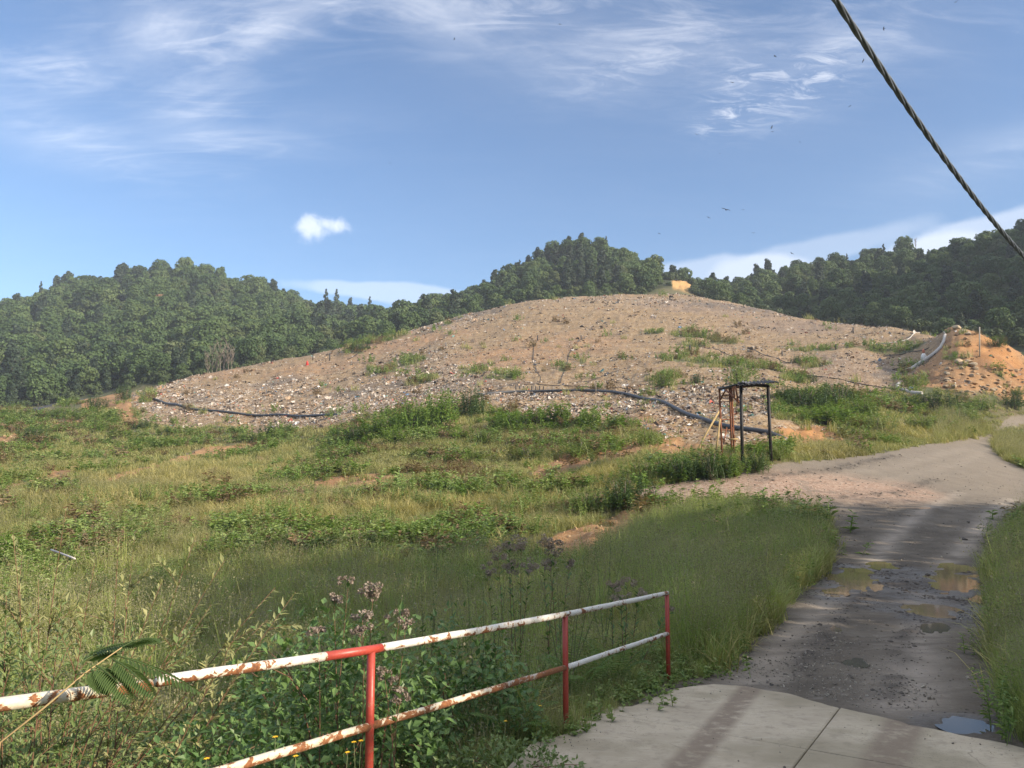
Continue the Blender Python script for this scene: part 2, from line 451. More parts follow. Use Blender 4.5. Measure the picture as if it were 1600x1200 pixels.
M_trash = np.clip(np.maximum.reduce([
    blob(560, 628, 170, 26), blob(680, 598, 110, 28), blob(800, 622, 110, 14), blob(900, 640, 120, 14), blob(1080, 622, 95, 24), blob(1150, 632, 70, 26),
    blob(340, 628, 110, 26), blob(430, 610, 90, 20), blob(260, 615, 60, 26), blob(700, 500, 60, 18), 0.75 * blob(640, 565, 80, 18), 0.6 * blob(1000, 470, 160, 8)]), 0, 1)
M_orange = np.clip(np.maximum.reduce([
    0.9 * blob(640, 535, 110, 12), 0.9 * blob(780, 560, 100, 20), 0.7 * blob(500, 575, 80, 14), blob(900, 690, 160, 26), blob(1000, 660, 60, 20), 0.7 * blob(880, 540, 120, 22),
    1.2 * blob(1550, 545, 60, 26), blob(1480, 512, 40, 10), 0.8 * blob(330, 585, 60, 10), 0.9 * blob(1260, 680, 60, 14), 0.6 * blob(940, 462, 160, 6)]), 0, 1)
M_grey = np.clip(np.maximum.reduce([blob(1120, 480, 160, 14), blob(1250, 510, 120, 16), blob(720, 490, 60, 14), 0.8 * blob(1330, 575, 110, 30)]), 0, 1)
GREEN_PATCHES = [(1075, 524, 38, 6), (1120, 532, 30, 6), (1018, 519, 18, 4), (1060, 560, 34, 7), (1110, 568, 32, 6), (1040, 592, 26, 9), (1150, 565, 30, 5), (1200, 575, 36, 6), (1270, 570, 24, 6),
                 (1240, 590, 30, 6), (1380, 548, 60, 5), (1425, 545, 26, 8), (1406, 588, 12, 8), (600, 580, 30, 7), (560, 548, 20, 5), (740, 580, 30, 6), (500, 540, 30, 6), (590, 532, 45, 5), (660, 595, 28, 5),
                 (790, 588, 24, 8), (640, 565, 30, 8), (1488, 556, 16, 7), (1432, 594, 22, 6), (1448, 612, 30, 7), (1560, 580, 18, 5), (1330, 490, 40, 4), (230, 618, 14, 12), (300, 640, 10, 5), (1420, 574, 14, 8),
                 (160, 606, 60, 10), (880, 575, 9, 7), (910, 565, 7, 5), (700, 505, 8, 4), (1080, 538, 30, 5), (1270, 545, 50, 4)]
M_green = np.clip(np.maximum.reduce([blob(*g) for g in GREEN_PATCHES]), 0, 1)
M_green[RR > 235] = 0
far_line = np.interp(PH, [math.atan((p - 800) / F) for p in (-500, 0, 100, 200, 300, 400, 500, 600, 700, 800, 1000, 1035, 1110, 1130, 1200, 1260, 1330, 1400, 1460, 1500, 1550, 1600, 1900)],
                     [185, 190, 195, 198, 195, 207, 216, 228, 240, 244, 246, 262, 262, 225, 214, 202, 190, 175, 163, 150, 140, 132, 120])
M_hill = np.clip((RR * np.cos(PH) - far_line) / 6.0, 0, 1)
M_cut = np.maximum.reduce([mask([(1058, None, 262), (1052, None, 284), (1066, None, 292), (1086, None, 282), (1094, None, 262), (1088, None, 250), (1062, None, 250)], 4.0, 2.2)]) * 1.0
M_liner = mask([(38, 640), (70, 632), (115, 624), (142, 622), (120, 628), (80, 635), (55, 642)], 0.2, 0.8)
M_open = mask([(1222, None, 318), (1290, None, 306), (1345, None, 300), (1362, None, 330), (1340, None, 360), (1210, None, 370)], 2.0, 1.5)

# ---- relief
n1 = fbm(GX / 9.0, GY / 9.0, 3, 0.5, 1)
n2 = fbm(GX / 1.6, GY / 1.6, 3, 0.55, 2)
n3 = fbm(GX / 0.5, GY / 0.5, 2, 0.5, 3)
nh = fbm(GX / 38.0, GY / 38.0, 4, 0.5, 4)
calm = 1 - np.clip(np.maximum(M_road, M_slabz), 0, 1)
farf = np.clip((RR - 6) / 25, 0, 1)
Z = HB.copy()
Z += calm * farf * (0.22 * n1 + 0.10 * n2)
Z += M_mound * (1 - M_hill) * (0.28 * n1 + 0.18 * n2 + 0.06 * n3)
Z += M_dirt * 0.18 * n2 + M_dirt * (RR > 80) * 0.6 * n1
Z += M_hill * 3.5 * nh + M_hill * (0.35 + 1.2 * M_cut) * (n1 + 0.5 * n2)
Z += M_road * (1 - M_slabz) * (0.034 * n2 + 0.020 * n3)
Z -= 0.05 * M_slabz
# shallow wheel ruts and potholes where the puddles stand
PUDDLES = [(1332, 902, 24, 11), (1308, 922, 14, 5), (1378, 883, 16, 4), (1495, 908, 36, 11), (1500, 886, 26, 4), (1455, 953, 30, 6), (1529, 935, 13, 5), (1304, 981, 9, 4), (1448, 981, 7, 4), (1468, 980, 10, 4), (1337, 1033, 13, 4), (1372, 918, 8, 4),
           (1522, 1133, 36, 8), (1400, 792, 30, 3)]


def gz(x, y, A=None):
    A = Z if A is None else A
    ph = math.atan2(x, y); l_ = (math.log(max(math.hypot(x, y), 0.61)) - LN0) / DLN
    i = int(np.clip(np.searchsorted(phis, ph) - 1, 0, NP - 2)); t = (ph - phis[i]) / (phis[i + 1] - phis[i])
    j = int(np.clip(l_, 0, NR - 2)); s = min(max(l_ - j, 0), 1)
    return (A[i, j] * (1 - t) + A[i + 1, j] * t) * (1 - s) + (A[i, j + 1] * (1 - t) + A[i + 1, j + 1] * t) * s


def gza(x, y, A=None):
    """vectorised ground lookup"""
    A = Z if A is None else A
    ph = np.arctan2(x, y); l_ = (np.log(np.maximum(np.hypot(x, y), 0.61)) - LN0) / DLN
    i = np.clip(np.searchsorted(phis, ph) - 1, 0, NP - 2); t = (ph - phis[i]) / (phis[i + 1] - phis[i])
    j = np.clip(l_.astype(int), 0, NR - 2); s = np.clip(l_ - j, 0, 1)
    return (A[i, j] * (1 - t) + A[i + 1, j] * t) * (1 - s) + (A[i, j + 1] * (1 - t) + A[i + 1, j + 1] * t) * s


def ground(px, py):
    p = hit(px, py)
    return Vector((p.x, p.y, gz(p.x, p.y)))


# ------------------------------------------------------------------ object helpers
def tag(o, label=None, cat=None, group=None, kind=None):
    if label: o['label'] = label
    if cat: o['category'] = cat
    if group: o['group'] = group
    if kind: o['kind'] = kind
    return o


def empty(name, loc, label, cat, group=None, rz=0.0, s=1.0):
    o = bpy.data.objects.new(name, None)
    o.empty_display_size = 0.2
    o.location = loc
    o.rotation_euler = (0, 0, rz)
    o.scale = (s, s, s)
    COL.objects.link(o)
    return tag(o, label, cat, group)


class MB:
    """collects vertices and faces, then becomes ONE mesh object"""
    def __init__(s):
        s.v = []; s.f = []; s.m = []; s.n = 0

    def add(s, v, f, m=0):
        v = np.asarray(v, float).reshape(-1, 3)
        s.v.append(v)
        for q in f:
            s.f.append(tuple(int(i) + s.n for i in q))
            s.m.append(m)
        s.n += len(v)

    def addarr(s, v, f, m=0):
        v = np.asarray(v, float).reshape(-1, 3)
        s.v.append(v)
        s.f.extend(map(tuple, (np.asarray(f) + s.n).tolist()))
        s.m.extend([m] * len(f))
        s.n += len(v)

    def mesh(s, name, mats, smooth=True):
        me = bpy.data.meshes.new(name)
        me.from_pydata(np.concatenate(s.v).tolist() if s.v else [], [], s.f)
        for m in (mats if isinstance(mats, (list, tuple)) else [mats]):
            me.materials.append(m)
        if len(me.materials) > 1:
            me.polygons.foreach_set('material_index', s.m)
        if smooth:
            me.polygons.foreach_set('use_smooth', [True] * len(me.polygons))
        me.update()
        return me

    def build(s, name, mats, parent=None, smooth=True, loc=None):
        o = bpy.data.objects.new(name, s.mesh(name, mats, smooth))
        if parent: o.parent = parent
        if loc is not None: o.location = loc
        COL.objects.link(o)
        return o


def obj(name, me, parent=None, loc=(0, 0, 0)):
    o = bpy.data.objects.new(name, me)
    if parent: o.parent = parent
    o.location = loc
    COL.objects.link(o)
    return o


def tube(mb, pts, rad, sides=8, m=0, caps=True, squash=None):
    pts = [Vector(p) for p in pts]
    n = len(pts)
    rad = rad if hasattr(rad, '__len__') else [rad] * n
    vs = []; fs = []
    prev = None
    for i, p in enumerate(pts):
        d = (pts[min(i + 1, n - 1)] - pts[max(i - 1, 0)]).normalized()
        if prev is None:
            ref = Vector((0, 0, 1)) if abs(d.z) < 0.9 else Vector((1, 0, 0))
            x = d.cross(ref).normalized()
        else:
            x = (prev - d * prev.dot(d)).normalized()
        prev = x
        y = d.cross(x)
        for k in range(sides):
            a = 2 * math.pi * k / sides
            vs.append(p + (x * math.cos(a) + y * math.sin(a)) * rad[i])
    for i in range(n - 1):
        for k in range(sides):
            k2 = (k + 1) % sides
            fs.append((i * sides + k, i * sides + k2, (i + 1) * sides + k2, (i + 1) * sides + k))
    if caps:
        fs.append(tuple(reversed(range(sides))))
        fs.append(tuple(range((n - 1) * sides, n * sides)))
    mb.add(vs, fs, m)


def box(mb, c, sx_, sy_, sz_, rot=None, m=0):
    c = Vector(c)
    rot = rot or Matrix.Identity(3)
    vs = [c + rot @ Vector((x * sx_ / 2, y * sy_ / 2, z * sz_ / 2)) for z in (-1, 1) for y in (-1, 1) for x in (-1, 1)]
    mb.add(vs, [(0, 2, 3, 1), (4, 5, 7, 6), (0, 1, 5, 4), (2, 6, 7, 3), (0, 4, 6, 2), (1, 3, 7, 5)], m)


def _nrm(a):
    return a / np.maximum(np.linalg.norm(a, axis=1, keepdims=True), 1e-9)


def leaves(mb, P, D, N, L, W, fold=0.25, m=0, broad=0.45):
    """pointed leaves folded along the midrib: base, left, tip, right"""
    P = np.asarray(P, float); D = _nrm(np.asarray(D, float)); N = np.asarray(N, float)
    S = _nrm(np.cross(D, N)); N = np.cross(S, D)
    L = np.broadcast_to(np.asarray(L, float), (len(P),))[:, None]; W = np.broadcast_to(np.asarray(W, float), (len(P),))[:, None]
    tip = P + D * L - N * L * 0.12
    midp = P + D * L * broad
    lf = midp + S * W * 0.5 + N * W * fold
    rt = midp - S * W * 0.5 + N * W * fold
    V = np.stack([P, rt, tip, lf], 1).reshape(-1, 3)
    i = np.arange(len(P))[:, None] * 4
    Fc = np.concatenate([i + np.array([[0, 1, 2]]), i + np.array([[0, 2, 3]])])
    mb.addarr(V, Fc, m)


def quads(mb, P, N, S, m=0, rng=None, aspect=0.8):
    """small leaf sprays, bent quads facing N"""
    rng = rng or RNG
    n = len(P)
    N = _nrm(N)
    T = _nrm(np.cross(N, rng.normal(size=(n, 3))))
    B = np.cross(N, T)
    S = np.broadcast_to(np.asarray(S, float), (n,))[:, None]
    k = rng.uniform(-0.25, 0.25, (n, 1)) * S
    V = np.stack([P - T * S, P - B * S * aspect + N * k, P + T * S, P + B * S * aspect + N * k], 1).reshape(-1, 3)
    i = np.arange(n)[:, None] * 4
    mb.addarr(V, np.concatenate([i + np.array([[0, 1, 2]]), i + np.array([[0, 2, 3]])]), m)


def blades(mb, P, ang, L, lean, W, rng=None, m=0):
    """arching grass blades, three segments"""
    n = len(P)
    d = np.stack([np.cos(ang), np.sin(ang), np.zeros(n)], 1)
    s = np.stack([-np.sin(ang), np.cos(ang), np.zeros(n)], 1)
    up = np.array([[0, 0, 1.0]])
    lv = []
    for t, wf_ in ((0, 1.0), (0.4, 0.9), (0.75, 0.6)):
        c = P + up * (L * (t - 0.35 * lean * t * t))[:, None] + d * (L * lean * t * t)[:, None]
        lv += [c - s * (W * wf_ * 0.5)[:, None], c + s * (W * wf_ * 0.5)[:, None]]
    lv.append(P + up * (L * (1 - 0.45 * lean))[:, None] + d * (L * lean)[:, None])
    V = np.stack(lv, 1).reshape(-1, 3)
    i = np.arange(n)[:, None] * 7
    q = np.concatenate([i + np.array([[0, 1, 3, 2]]), i + np.array([[2, 3, 5, 4]])])
    mb.addarr(V, q, m)
    # tips
    base = mb.n - n * 7
    t3 = (np.arange(n)[:, None] * 7 + np.array([[4, 5, 6]])) + base
    mb.f.extend(map(tuple, t3.tolist())); mb.m.extend([m] * n)


def copy_tree(root, loc, rz=0.0, s=1.0, label=None, group=None, cat=None):
    c = root.copy(); COL.objects.link(c)
    c.location = loc; c.rotation_euler = (0, 0, rz)
    c.scale = s if hasattr(s, '__len__') else (s, s, s)
    if label: c['label'] = label
    if group: c['group'] = group
    if cat: c['category'] = cat
    for ch in root.children:
        d = ch.copy(); COL.objects.link(d); d.parent = c
        for g in ch.children:
            e = g.copy(); COL.objects.link(e); e.parent = d
    return c


def scatter(name, P, rot, scl, idx, protos):
    """one object whose points carry copies of the given small meshes"""
    me = bpy.data.meshes.new(name)
    me.vertices.add(len(P))
    me.vertices.foreach_set('co', np.asarray(P, np.float32).ravel())
    a = me.attributes.new('rot', 'FLOAT_VECTOR', 'POINT'); a.data.foreach_set('vector', np.asarray(rot, np.float32).ravel())
    a = me.attributes.new('scl', 'FLOAT_VECTOR', 'POINT')
    scl = np.asarray(scl, np.float32)
    if scl.ndim == 1: scl = np.repeat(scl[:, None], 3, 1)
    a.data.foreach_set('vector', scl.ravel())
    a = me.attributes.new('idx', 'INT', 'POINT'); a.data.foreach_set('value', np.asarray(idx, np.int32))
    c = bpy.data.collections.new(name + '_kinds')
    for k, pm in enumerate(protos):
        c.objects.link(bpy.data.objects.new('%s_kind_%02d' % (name, k), pm))
    g = bpy.data.node_groups.new(name, 'GeometryNodeTree')
    g.interface.new_socket('Geometry', in_out='INPUT', socket_type='NodeSocketGeometry')
    g.interface.new_socket('Geometry', in_out='OUTPUT', socket_type='NodeSocketGeometry')
    nn = g.nodes.new
    gi, go = nn('NodeGroupInput'), nn('NodeGroupOutput')
    ci = nn('GeometryNodeCollectionInfo'); ci.inputs[0].default_value = c; ci.inputs[1].default_value = True; ci.inputs[2].default_value = True
    ip = nn('GeometryNodeInstanceOnPoints')
    ip.inputs['Pick Instance'].default_value = True

    def at(nm, typ):
        q = nn('GeometryNodeInputNamedAttribute'); q.data_type = typ; q.inputs[0].default_value = nm
        return q.outputs[0]
    e2r = nn('FunctionNodeEulerToRotation')
    L = g.links.new
    L(gi.outputs[0], ip.inputs['Points']); L(ci.outputs[0], ip.inputs['Instance'])
    L(at('idx', 'INT'), ip.inputs['Instance Index'])
    L(at('rot', 'FLOAT_VECTOR'), e2r.inputs[0]); L(e2r.outputs[0], ip.inputs['Rotation'])
    L(at('scl', 'FLOAT_VECTOR'), ip.inputs['Scale'])
    L(ip.outputs[0], go.inputs[0])
    o = bpy.data.objects.new(name, me)
    COL.objects.link(o)
    md = o.modifiers.new('scatter', 'NODES'); md.node_group = g
    return o


# ------------------------------------------------------------------ materials
def newmat(name):
    m = bpy.data.materials.new(name); m.use_nodes = True
    return m, NT(m.node_tree)


def finish(t, shader, disp=None):
    t.n('ShaderNodeOutputMaterial', {0: shader})


def foliage(name, cols, patch_scale=0.15, trans=0.30, rough=0.55, spec=0.25, second=None, second_scale=0.05, second_lo=0.45, second_hi=0.62, oi_amt=0.40, isl_amt=0.40):
    """leaf material: colours of several leaves, varied from leaf to leaf, plant to plant and over the ground"""
    m, t = newmat(name)
    geo = t.n('ShaderNodeNewGeometry')
    oi = t.n('ShaderNodeObjectInfo')
    n = t.noise(geo.outputs['Position'], patch_scale, 3.0)
    x = t.math('ADD', t.math('MULTIPLY', geo.outputs['Random Per Island'], isl_amt), t.math('MULTIPLY', oi.outputs['Random'], oi_amt))
    x = t.math('ADD', x, t.math('MULTIPLY', t.math('SUBTRACT', n, 0.5), 0.9))
    k = len(cols)
    c = t.ramp(t.math('ADD', x, 0.10), [(i / (k - 1), cc) for i, cc in enumerate(cols)])
    if second:
        n2_ = t.noise(geo.outputs['Position'], second_scale, 2.0)
        c = t.mix(t.smooth(n2_, second_lo, second_hi), c, t.ramp(x, [(0.1, second[0]), (0.9, second[1])]))
    pr = t.n('ShaderNodeBsdfPrincipled', {'Base Color': c, 'Roughness': rough, 'Specular IOR Level': spec})
    tl = t.n('ShaderNodeBsdfTranslucent', {'Color': t.mix(1.0, c, (1.0, 1.05, 0.6), 'MULTIPLY')})
    mx = t.n('ShaderNodeMixShader', {0: trans, 1: pr.outputs[0], 2: tl.outputs[0]})
    finish(t, mx.outputs[0])
    return m


def plain(name, col, rough=0.6, metal=0.0, var=0.25, scale=6.0, bump=0.0, spec=0.4):
    m, t = newmat(name)
    tcn = t.n('ShaderNodeTexCoord')
    n = t.noise(tcn.outputs['Object'], scale, 5.0, 0.6)
    lo = tuple(c * (1 - var) for c in col); hi = tuple(min(c * (1 + var), 1) for c in col)
    c = t.ramp(n, [(0.3, lo), (0.7, hi)])
    inp = {'Base Color': c, 'Roughness': rough, 'Metallic': metal, 'Specular IOR Level': spec}
    if bump:
        b = t.n('ShaderNodeBump', {'Strength': bump, 'Distance': 0.02, 'Height': n})
        inp['Normal'] = b.outputs[0]
    finish(t, t.n('ShaderNodeBsdfPrincipled', inp).outputs[0])
    return m

# ------------------------------------------------------------------ puddle hollows and wheel tracks, before the ground is meshed
puddle_info = []
for (px, py, rx, ry) in PUDDLES:
    c = hit(px, py); e1 = hit(px + rx, py); e2 = hit(px, py - ry)
    ra = max((Vector((e1.x, e1.y)) - Vector((c.x, c.y))).length, 0.06)
    rb = max((Vector((e2.x, e2.y)) - Vector((c.x, c.y))).length, 0.06)
    zc = gz(c.x, c.y, HB)
    ang = math.atan2(c.y, c.x)
    ux, uy = math.cos(ang), math.sin(ang)
    dx, dy = GX - c.x, GY - c.y
    al = (dx * ux + dy * uy) / rb; ac = (-dx * uy + dy * ux) / ra
    q0 = np.sqrt(al * al + ac * ac)
    q = q0 * (1 + 0.95 * fbm(GX / 0.55, GY / 0.75, 3, 0.65, 21))
    wgt = np.clip((2.3 - q0) / 0.6, 0, 1); deep = np.clip((1.15 - q) / 0.3, 0, 1)
    Z = Z * (1 - wgt) + (zc - 0.045 * deep) * wgt
    puddle_info.append((c, ra, rb, zc, ang))


def polydist(pts):
    """distance on the ground from a polyline given by photo spots"""
    w_ = [hit(*p) for p in pts]
    D = np.full(GX.shape, 1e9)
    for a, b in zip(w_[:-1], w_[1:]):
        ax, ay, bx, by = a.x, a.y, b.x, b.y
        l2 = (bx - ax) ** 2 + (by - ay) ** 2
        t = np.clip(((GX - ax) * (bx - ax) + (GY - ay) * (by - ay)) / l2, 0, 1)
        D = np.minimum(D, np.hypot(GX - ax - t * (bx - ax), GY - ay - t * (by - ay)))
    return D


TR = [[(1140, 1080), (1240, 985), (1310, 925), (1390, 842), (1440, 800), (1500, 770)], [(1412, 1110), (1428, 1020), (1445, 960), (1478, 880), (1540, 812), (1580, 780)],
      [(1190, 1075), (1270, 990), (1330, 925)], [(1100, 770), (1250, 752), (1400, 730), (1510, 702)], [(1150, 780), (1350, 757), (1500, 725), (1560, 690)]]
M_track = np.zeros_like(GX)
for k, t_ in enumerate(TR):
    wd = (0.30, 0.34, 0.2, 0.5, 0.5)[k]
    M_track = np.maximum(M_track, (1.0, 1.0, 0.7, 0.4, 0.4)[k] * np.exp(-(polydist(t_) / wd) ** 2))
M_track *= np.clip(0.85 + 0.7 * fbm(GX / 0.8, GY / 0.8, 3, 0.6, 31), 0, 1)
M_wet = np.clip(np.maximum.reduce([blob(1400, 915, 190, 42, 0.7), blob(1300, 905, 80, 40, 0.7), blob(1480, 955, 90, 30, 0.7), blob(1510, 1130, 110, 28, 0.7)]), 0, 1)
M_stone = np.clip(np.maximum.reduce([blob(1310, 1050, 120, 60, 0.9), blob(1180, 1040, 60, 30, 0.8), blob(1420, 1080, 60, 30, 0.8)]), 0, 1)
Z -= 0.02 * M_track * M_road * (1 - M_slabz) * (RR < 40)

M_darkr = np.clip(np.maximum.reduce([blob(700, 606, 60, 8), blob(640, 596, 50, 7), blob(560, 612, 60, 6), blob(740, 592, 40, 8), blob(430, 598, 50, 5), blob(300, 628, 50, 6), blob(780, 600, 40, 8),
                                  blob(690, 503, 50, 6), blob(760, 488, 60, 4), blob(1150, 480, 120, 6), blob(880, 640, 50, 6), blob(1390, 585, 30, 12)]), 0, 1)
M_rut = np.zeros_like(GX)
for t_ in ([(1190, 750), (1290, 737), (1330, 726), (1400, 712)], [(1230, 742), (1320, 732), (1352, 722)], [(1290, 779), (1400, 770), (1460, 750)], [(1320, 905), (1400, 912), (1440, 905), (1480, 940)], [(1250, 1050), (1290, 985), (1345, 930)], [(1390, 1090), (1405, 1020), (1425, 960)]):
    M_rut = np.maximum(M_rut, np.exp(-(polydist(t_) / (0.10 + 0.006 * np.hypot(GX, GY))) ** 2))
M_rut *= np.clip(0.6 + 1.2 * fbm(GX / 0.6, GY / 0.6, 3, 0.6, 33), 0, 1)
Z += 0.03 * M_rut * M_road * (1 - M_slabz)
ATTR = {'darkr': M_darkr, 'rut': M_rut, 'road': M_road, 'spur': M_spur, 'mound': M_mound * (1 - M_hill), 'dirt': M_dirt, 'trash': M_trash, 'orange': M_orange, 'grey': M_grey,
        'green': M_green, 'hill': M_hill, 'cut': M_cut, 'liner': M_liner, 'open': M_open, 'track': M_track, 'wet': M_wet}


def ground_material():
    m, t = newmat('ground')
    geo = t.n('ShaderNodeNewGeometry')
    P = geo.outputs['Position']

    def A(n):
        return t.n('ShaderNodeAttribute', None, attribute_name=n).outputs['Fac']
    nb = t.noise(P, 0.12, 4.0); nm = t.noise(P, 0.9, 5.0, 0.6); nf = t.noise(P, 7.0, 5.0, 0.65); ng = t.noise(P, 30.0, 3.0, 0.6)
    # soil between the grass of the field
    field = t.mix(t.smooth(nm, 0.35, 0.65), (0.085, 0.085, 0.032), (0.13, 0.105, 0.055))
    field = t.mix(t.smooth(nb, 0.45, 0.6), field, (0.07, 0.085, 0.028))
    # landfill cover: tan and orange soil full of small rubbish
    tan = t.mix(t.smooth(nm, 0.3, 0.7), (0.172, 0.110, 0.046), (0.275, 0.184, 0.080))
    tan = t.mix(t.math('MULTIPLY', A('orange'), t.smooth(nm, 0.25, 0.6)), tan, (0.31, 0.155, 0.060))
    tan = t.mix(t.math('MULTIPLY', A('grey'), 0.8), tan, (0.165, 0.115, 0.083))
    vo = t.n('ShaderNodeTexVoronoi', {'Vector': P, 'Scale': 2.6, 'Randomness': 1.0}, feature='F1')
    sep = t.n('ShaderNodeSeparateColor', {0: vo.outputs['Color']})
    fleck = t.ramp(sep.outputs[0], [(0.0, (0.06, 0.05, 0.045)), (0.25, (0.30, 0.21, 0.14)), (0.55, (0.42, 0.34, 0.26)), (0.8, (0.46, 0.42, 0.36)), (1.0, (0.56, 0.54, 0.50))])
    fa = t.math('ADD', 0.16, t.math('MULTIPLY', A('trash'), 0.50))
    tan = t.mix(t.math('MULTIPLY', fa, t.smooth(sep.outputs[1], 0.25, 0.5)), tan, fleck)
    vo2 = t.n('ShaderNodeTexVoronoi', {'Vector': P, 'Scale': 6.5, 'Randomness': 1.0}, feature='F1')
    sep2 = t.n('ShaderNodeSeparateColor', {0: vo2.outputs['Color']})
    tan = t.mix(t.math('MULTIPLY', t.smooth(sep2.outputs[0], 0.45, 0.6), 0.62), tan, t.ramp(sep2.outputs[1], [(0, (0.06, 0.045, 0.035)), (0.4, (0.19, 0.12, 0.07)), (0.7, (0.34, 0.25, 0.16)), (1, (0.50, 0.45, 0.38))]))
    tan = t.mix(t.math('MULTIPLY', t.smooth(t.noise(t.n('ShaderNodeMapping', {'Vector': P, 'Scale': (1.0, 1.0, 3.0)}).outputs[0], 0.22, 4.0, 0.6), 0.5, 0.68), 0.40), tan, (0.15, 0.10, 0.068))
    zz = t.n('ShaderNodeSeparateXYZ', {0: P}).outputs[2]
    lines = t.math('SINE', t.math('ADD', t.math('MULTIPLY', zz, 3.1), t.math('MULTIPLY', t.noise(P, 0.07, 3.0), 16.0)))
    tan = t.mix(t.math('MULTIPLY', t.smooth(lines, 0.35, 0.95), t.math('MULTIPLY', t.smooth(nm, 0.35, 0.6), 0.42)), tan, (0.13, 0.085, 0.052))
    tan = t.mix(t.math('MULTIPLY', A('darkr'), t.math('MULTIPLY', t.smooth(nf, 0.3, 0.6), 0.75)), tan, (0.075, 0.068, 0.062))
    c = t.mix(t.smooth(t.math('ADD', A('mound'), t.math('MULTIPLY', t.math('SUBTRACT', nm, 0.5), 0.6)), 0.35, 0.6), field, tan)
    # bare cut soil
    dirt = t.mix(t.smooth(nm, 0.3, 0.7), (0.23, 0.122, 0.052), (0.32, 0.182, 0.082))
    dirt = t.mix(t.smooth(nf, 0.5, 0.72), dirt, (0.40, 0.28, 0.165))
    dirt = t.mix(t.smooth(nb, 0.5, 0.6), dirt, (0.21, 0.115, 0.055))
    dirt = t.mix(t.math('MULTIPLY', A('orange'), 0.75), dirt, t.mix(t.smooth(nm, 0.3, 0.7), (0.31, 0.14, 0.045), (0.42, 0.215, 0.08)))
    c = t.mix(t.smooth(t.math('ADD', A('dirt'), t.math('MULTIPLY', t.math('SUBTRACT', nm, 0.5), 0.6)), 0.35, 0.6), c, dirt)
    # grassy skin on the mound
    gr = t.mix(nm, (0.055, 0.075, 0.025), (0.11, 0.115, 0.05))
    c = t.mix(t.math('MULTIPLY', t.smooth(t.math('ADD', A('green'), t.math('MULTIPLY', t.math('SUBTRACT', nf, 0.5), 0.9)), 0.3, 0.8), 0.85), c, gr)
    # hills: forest floor, grassy top, ochre cutting
    hl = t.mix(nm, (0.025, 0.035, 0.015), (0.045, 0.055, 0.022))
    hl = t.mix(A('open'), hl, t.mix(nm, (0.075, 0.10, 0.035), (0.12, 0.13, 0.055)))
    hl = t.mix(t.smooth(A('cut'), 0.3, 0.6), hl, t.mix(nm, (0.36, 0.20, 0.07), (0.48, 0.30, 0.12)))
    c = t.mix(A('hill'), c, hl)
    c = t.mix(t.smooth(A('liner'), 0.3, 0.6), c, (0.045, 0.047, 0.055))
    # unpaved road
    mud = t.mix(t.smooth(nm, 0.3, 0.7), (0.080, 0.066, 0.050), (0.140, 0.120, 0.094))
    mud = t.mix(t.math('MULTIPLY', t.smooth(nf, 0.54, 0.68), 0.45), mud, (0.22, 0.20, 0.17))
    mud = t.mix(t.math('MULTIPLY', t.smooth(ng, 0.56, 0.70), 0.45), mud, (0.06, 0.053, 0.047))
    mud = t.mix(t.math('MULTIPLY', A('track'), 0.85), mud, (0.31, 0.27, 0.225))
    dry = t.n('ShaderNodeSeparateXYZ', {0: P}).outputs[1]
    mud = t.mix(t.math('MULTIPLY', t.smooth(dry, 26.0, 40.0), 0.55), mud, (0.225, 0.192, 0.15))
    stk = t.noise(t.n('ShaderNodeMapping', {'Vector': P, 'Rotation': (0, 0, R(-58)), 'Scale': (0.16, 1.0, 1.0)}).outputs[0], 1.6, 6.0, 0.65)
    mud = t.mix(t.math('MULTIPLY', t.smooth(stk, 0.48, 0.66), 0.55), mud, t.mix(t.smooth(dry, 26.0, 40.0), (0.07, 0.058, 0.045), (0.17, 0.138, 0.108)))
    mud = t.mix(t.math('MULTIPLY', t.smooth(ng, 0.55, 0.66), 0.35), mud, (0.13, 0.11, 0.09))
    mud = t.mix(t.math('MULTIPLY', A('spur'), t.smooth(nm, 0.2, 0.55)), mud, t.mix(t.smooth(nf, 0.4, 0.6), (0.24, 0.15, 0.10), (0.37, 0.275, 0.21)))
    mud = t.mix(t.math('MULTIPLY', A('rut'), 0.8), mud, (0.055, 0.046, 0.038))
    wetm = t.math('MULTIPLY', t.smooth(t.math('ADD', A('wet'), t.math('MULTIPLY', t.math('SUBTRACT', nf, 0.5), 0.8)), 0.25, 0.75), A('road'))
    mud = t.mix(t.math('MULTIPLY', wetm, 0.45), mud, (0.075, 0.066, 0.058))
    rd = t.smooth(t.math('ADD', A('road'), t.math('MULTIPLY', t.math('SUBTRACT', nf, 0.5), 0.5)), 0.3, 0.6)
    c = t.mix(rd, c, mud)
    rough = t.math('SUBTRACT', 0.92, t.math('MULTIPLY', wetm, t.math('MULTIPLY', t.smooth(nm, 0.3, 0.6), 0.58)))
    h = t.math('ADD', t.math('MULTIPLY', nf, 0.5), t.math('ADD', t.math('MULTIPLY', ng, 0.22), t.math('MULTIPLY', sep.outputs[2], t.math('MULTIPLY', A('mound'), 0.8))))
    bmp = t.n('ShaderNodeBump', {'Strength': 0.65, 'Distance': 0.10, 'Height': h})
    pr = t.n('ShaderNodeBsdfPrincipled', {'Base Color': c, 'Roughness': rough, 'Specular IOR Level': 0.35, 'Normal': bmp.outputs[0]})
    finish(t, pr.outputs[0])
    return m


MAT_GROUND = ground_material()


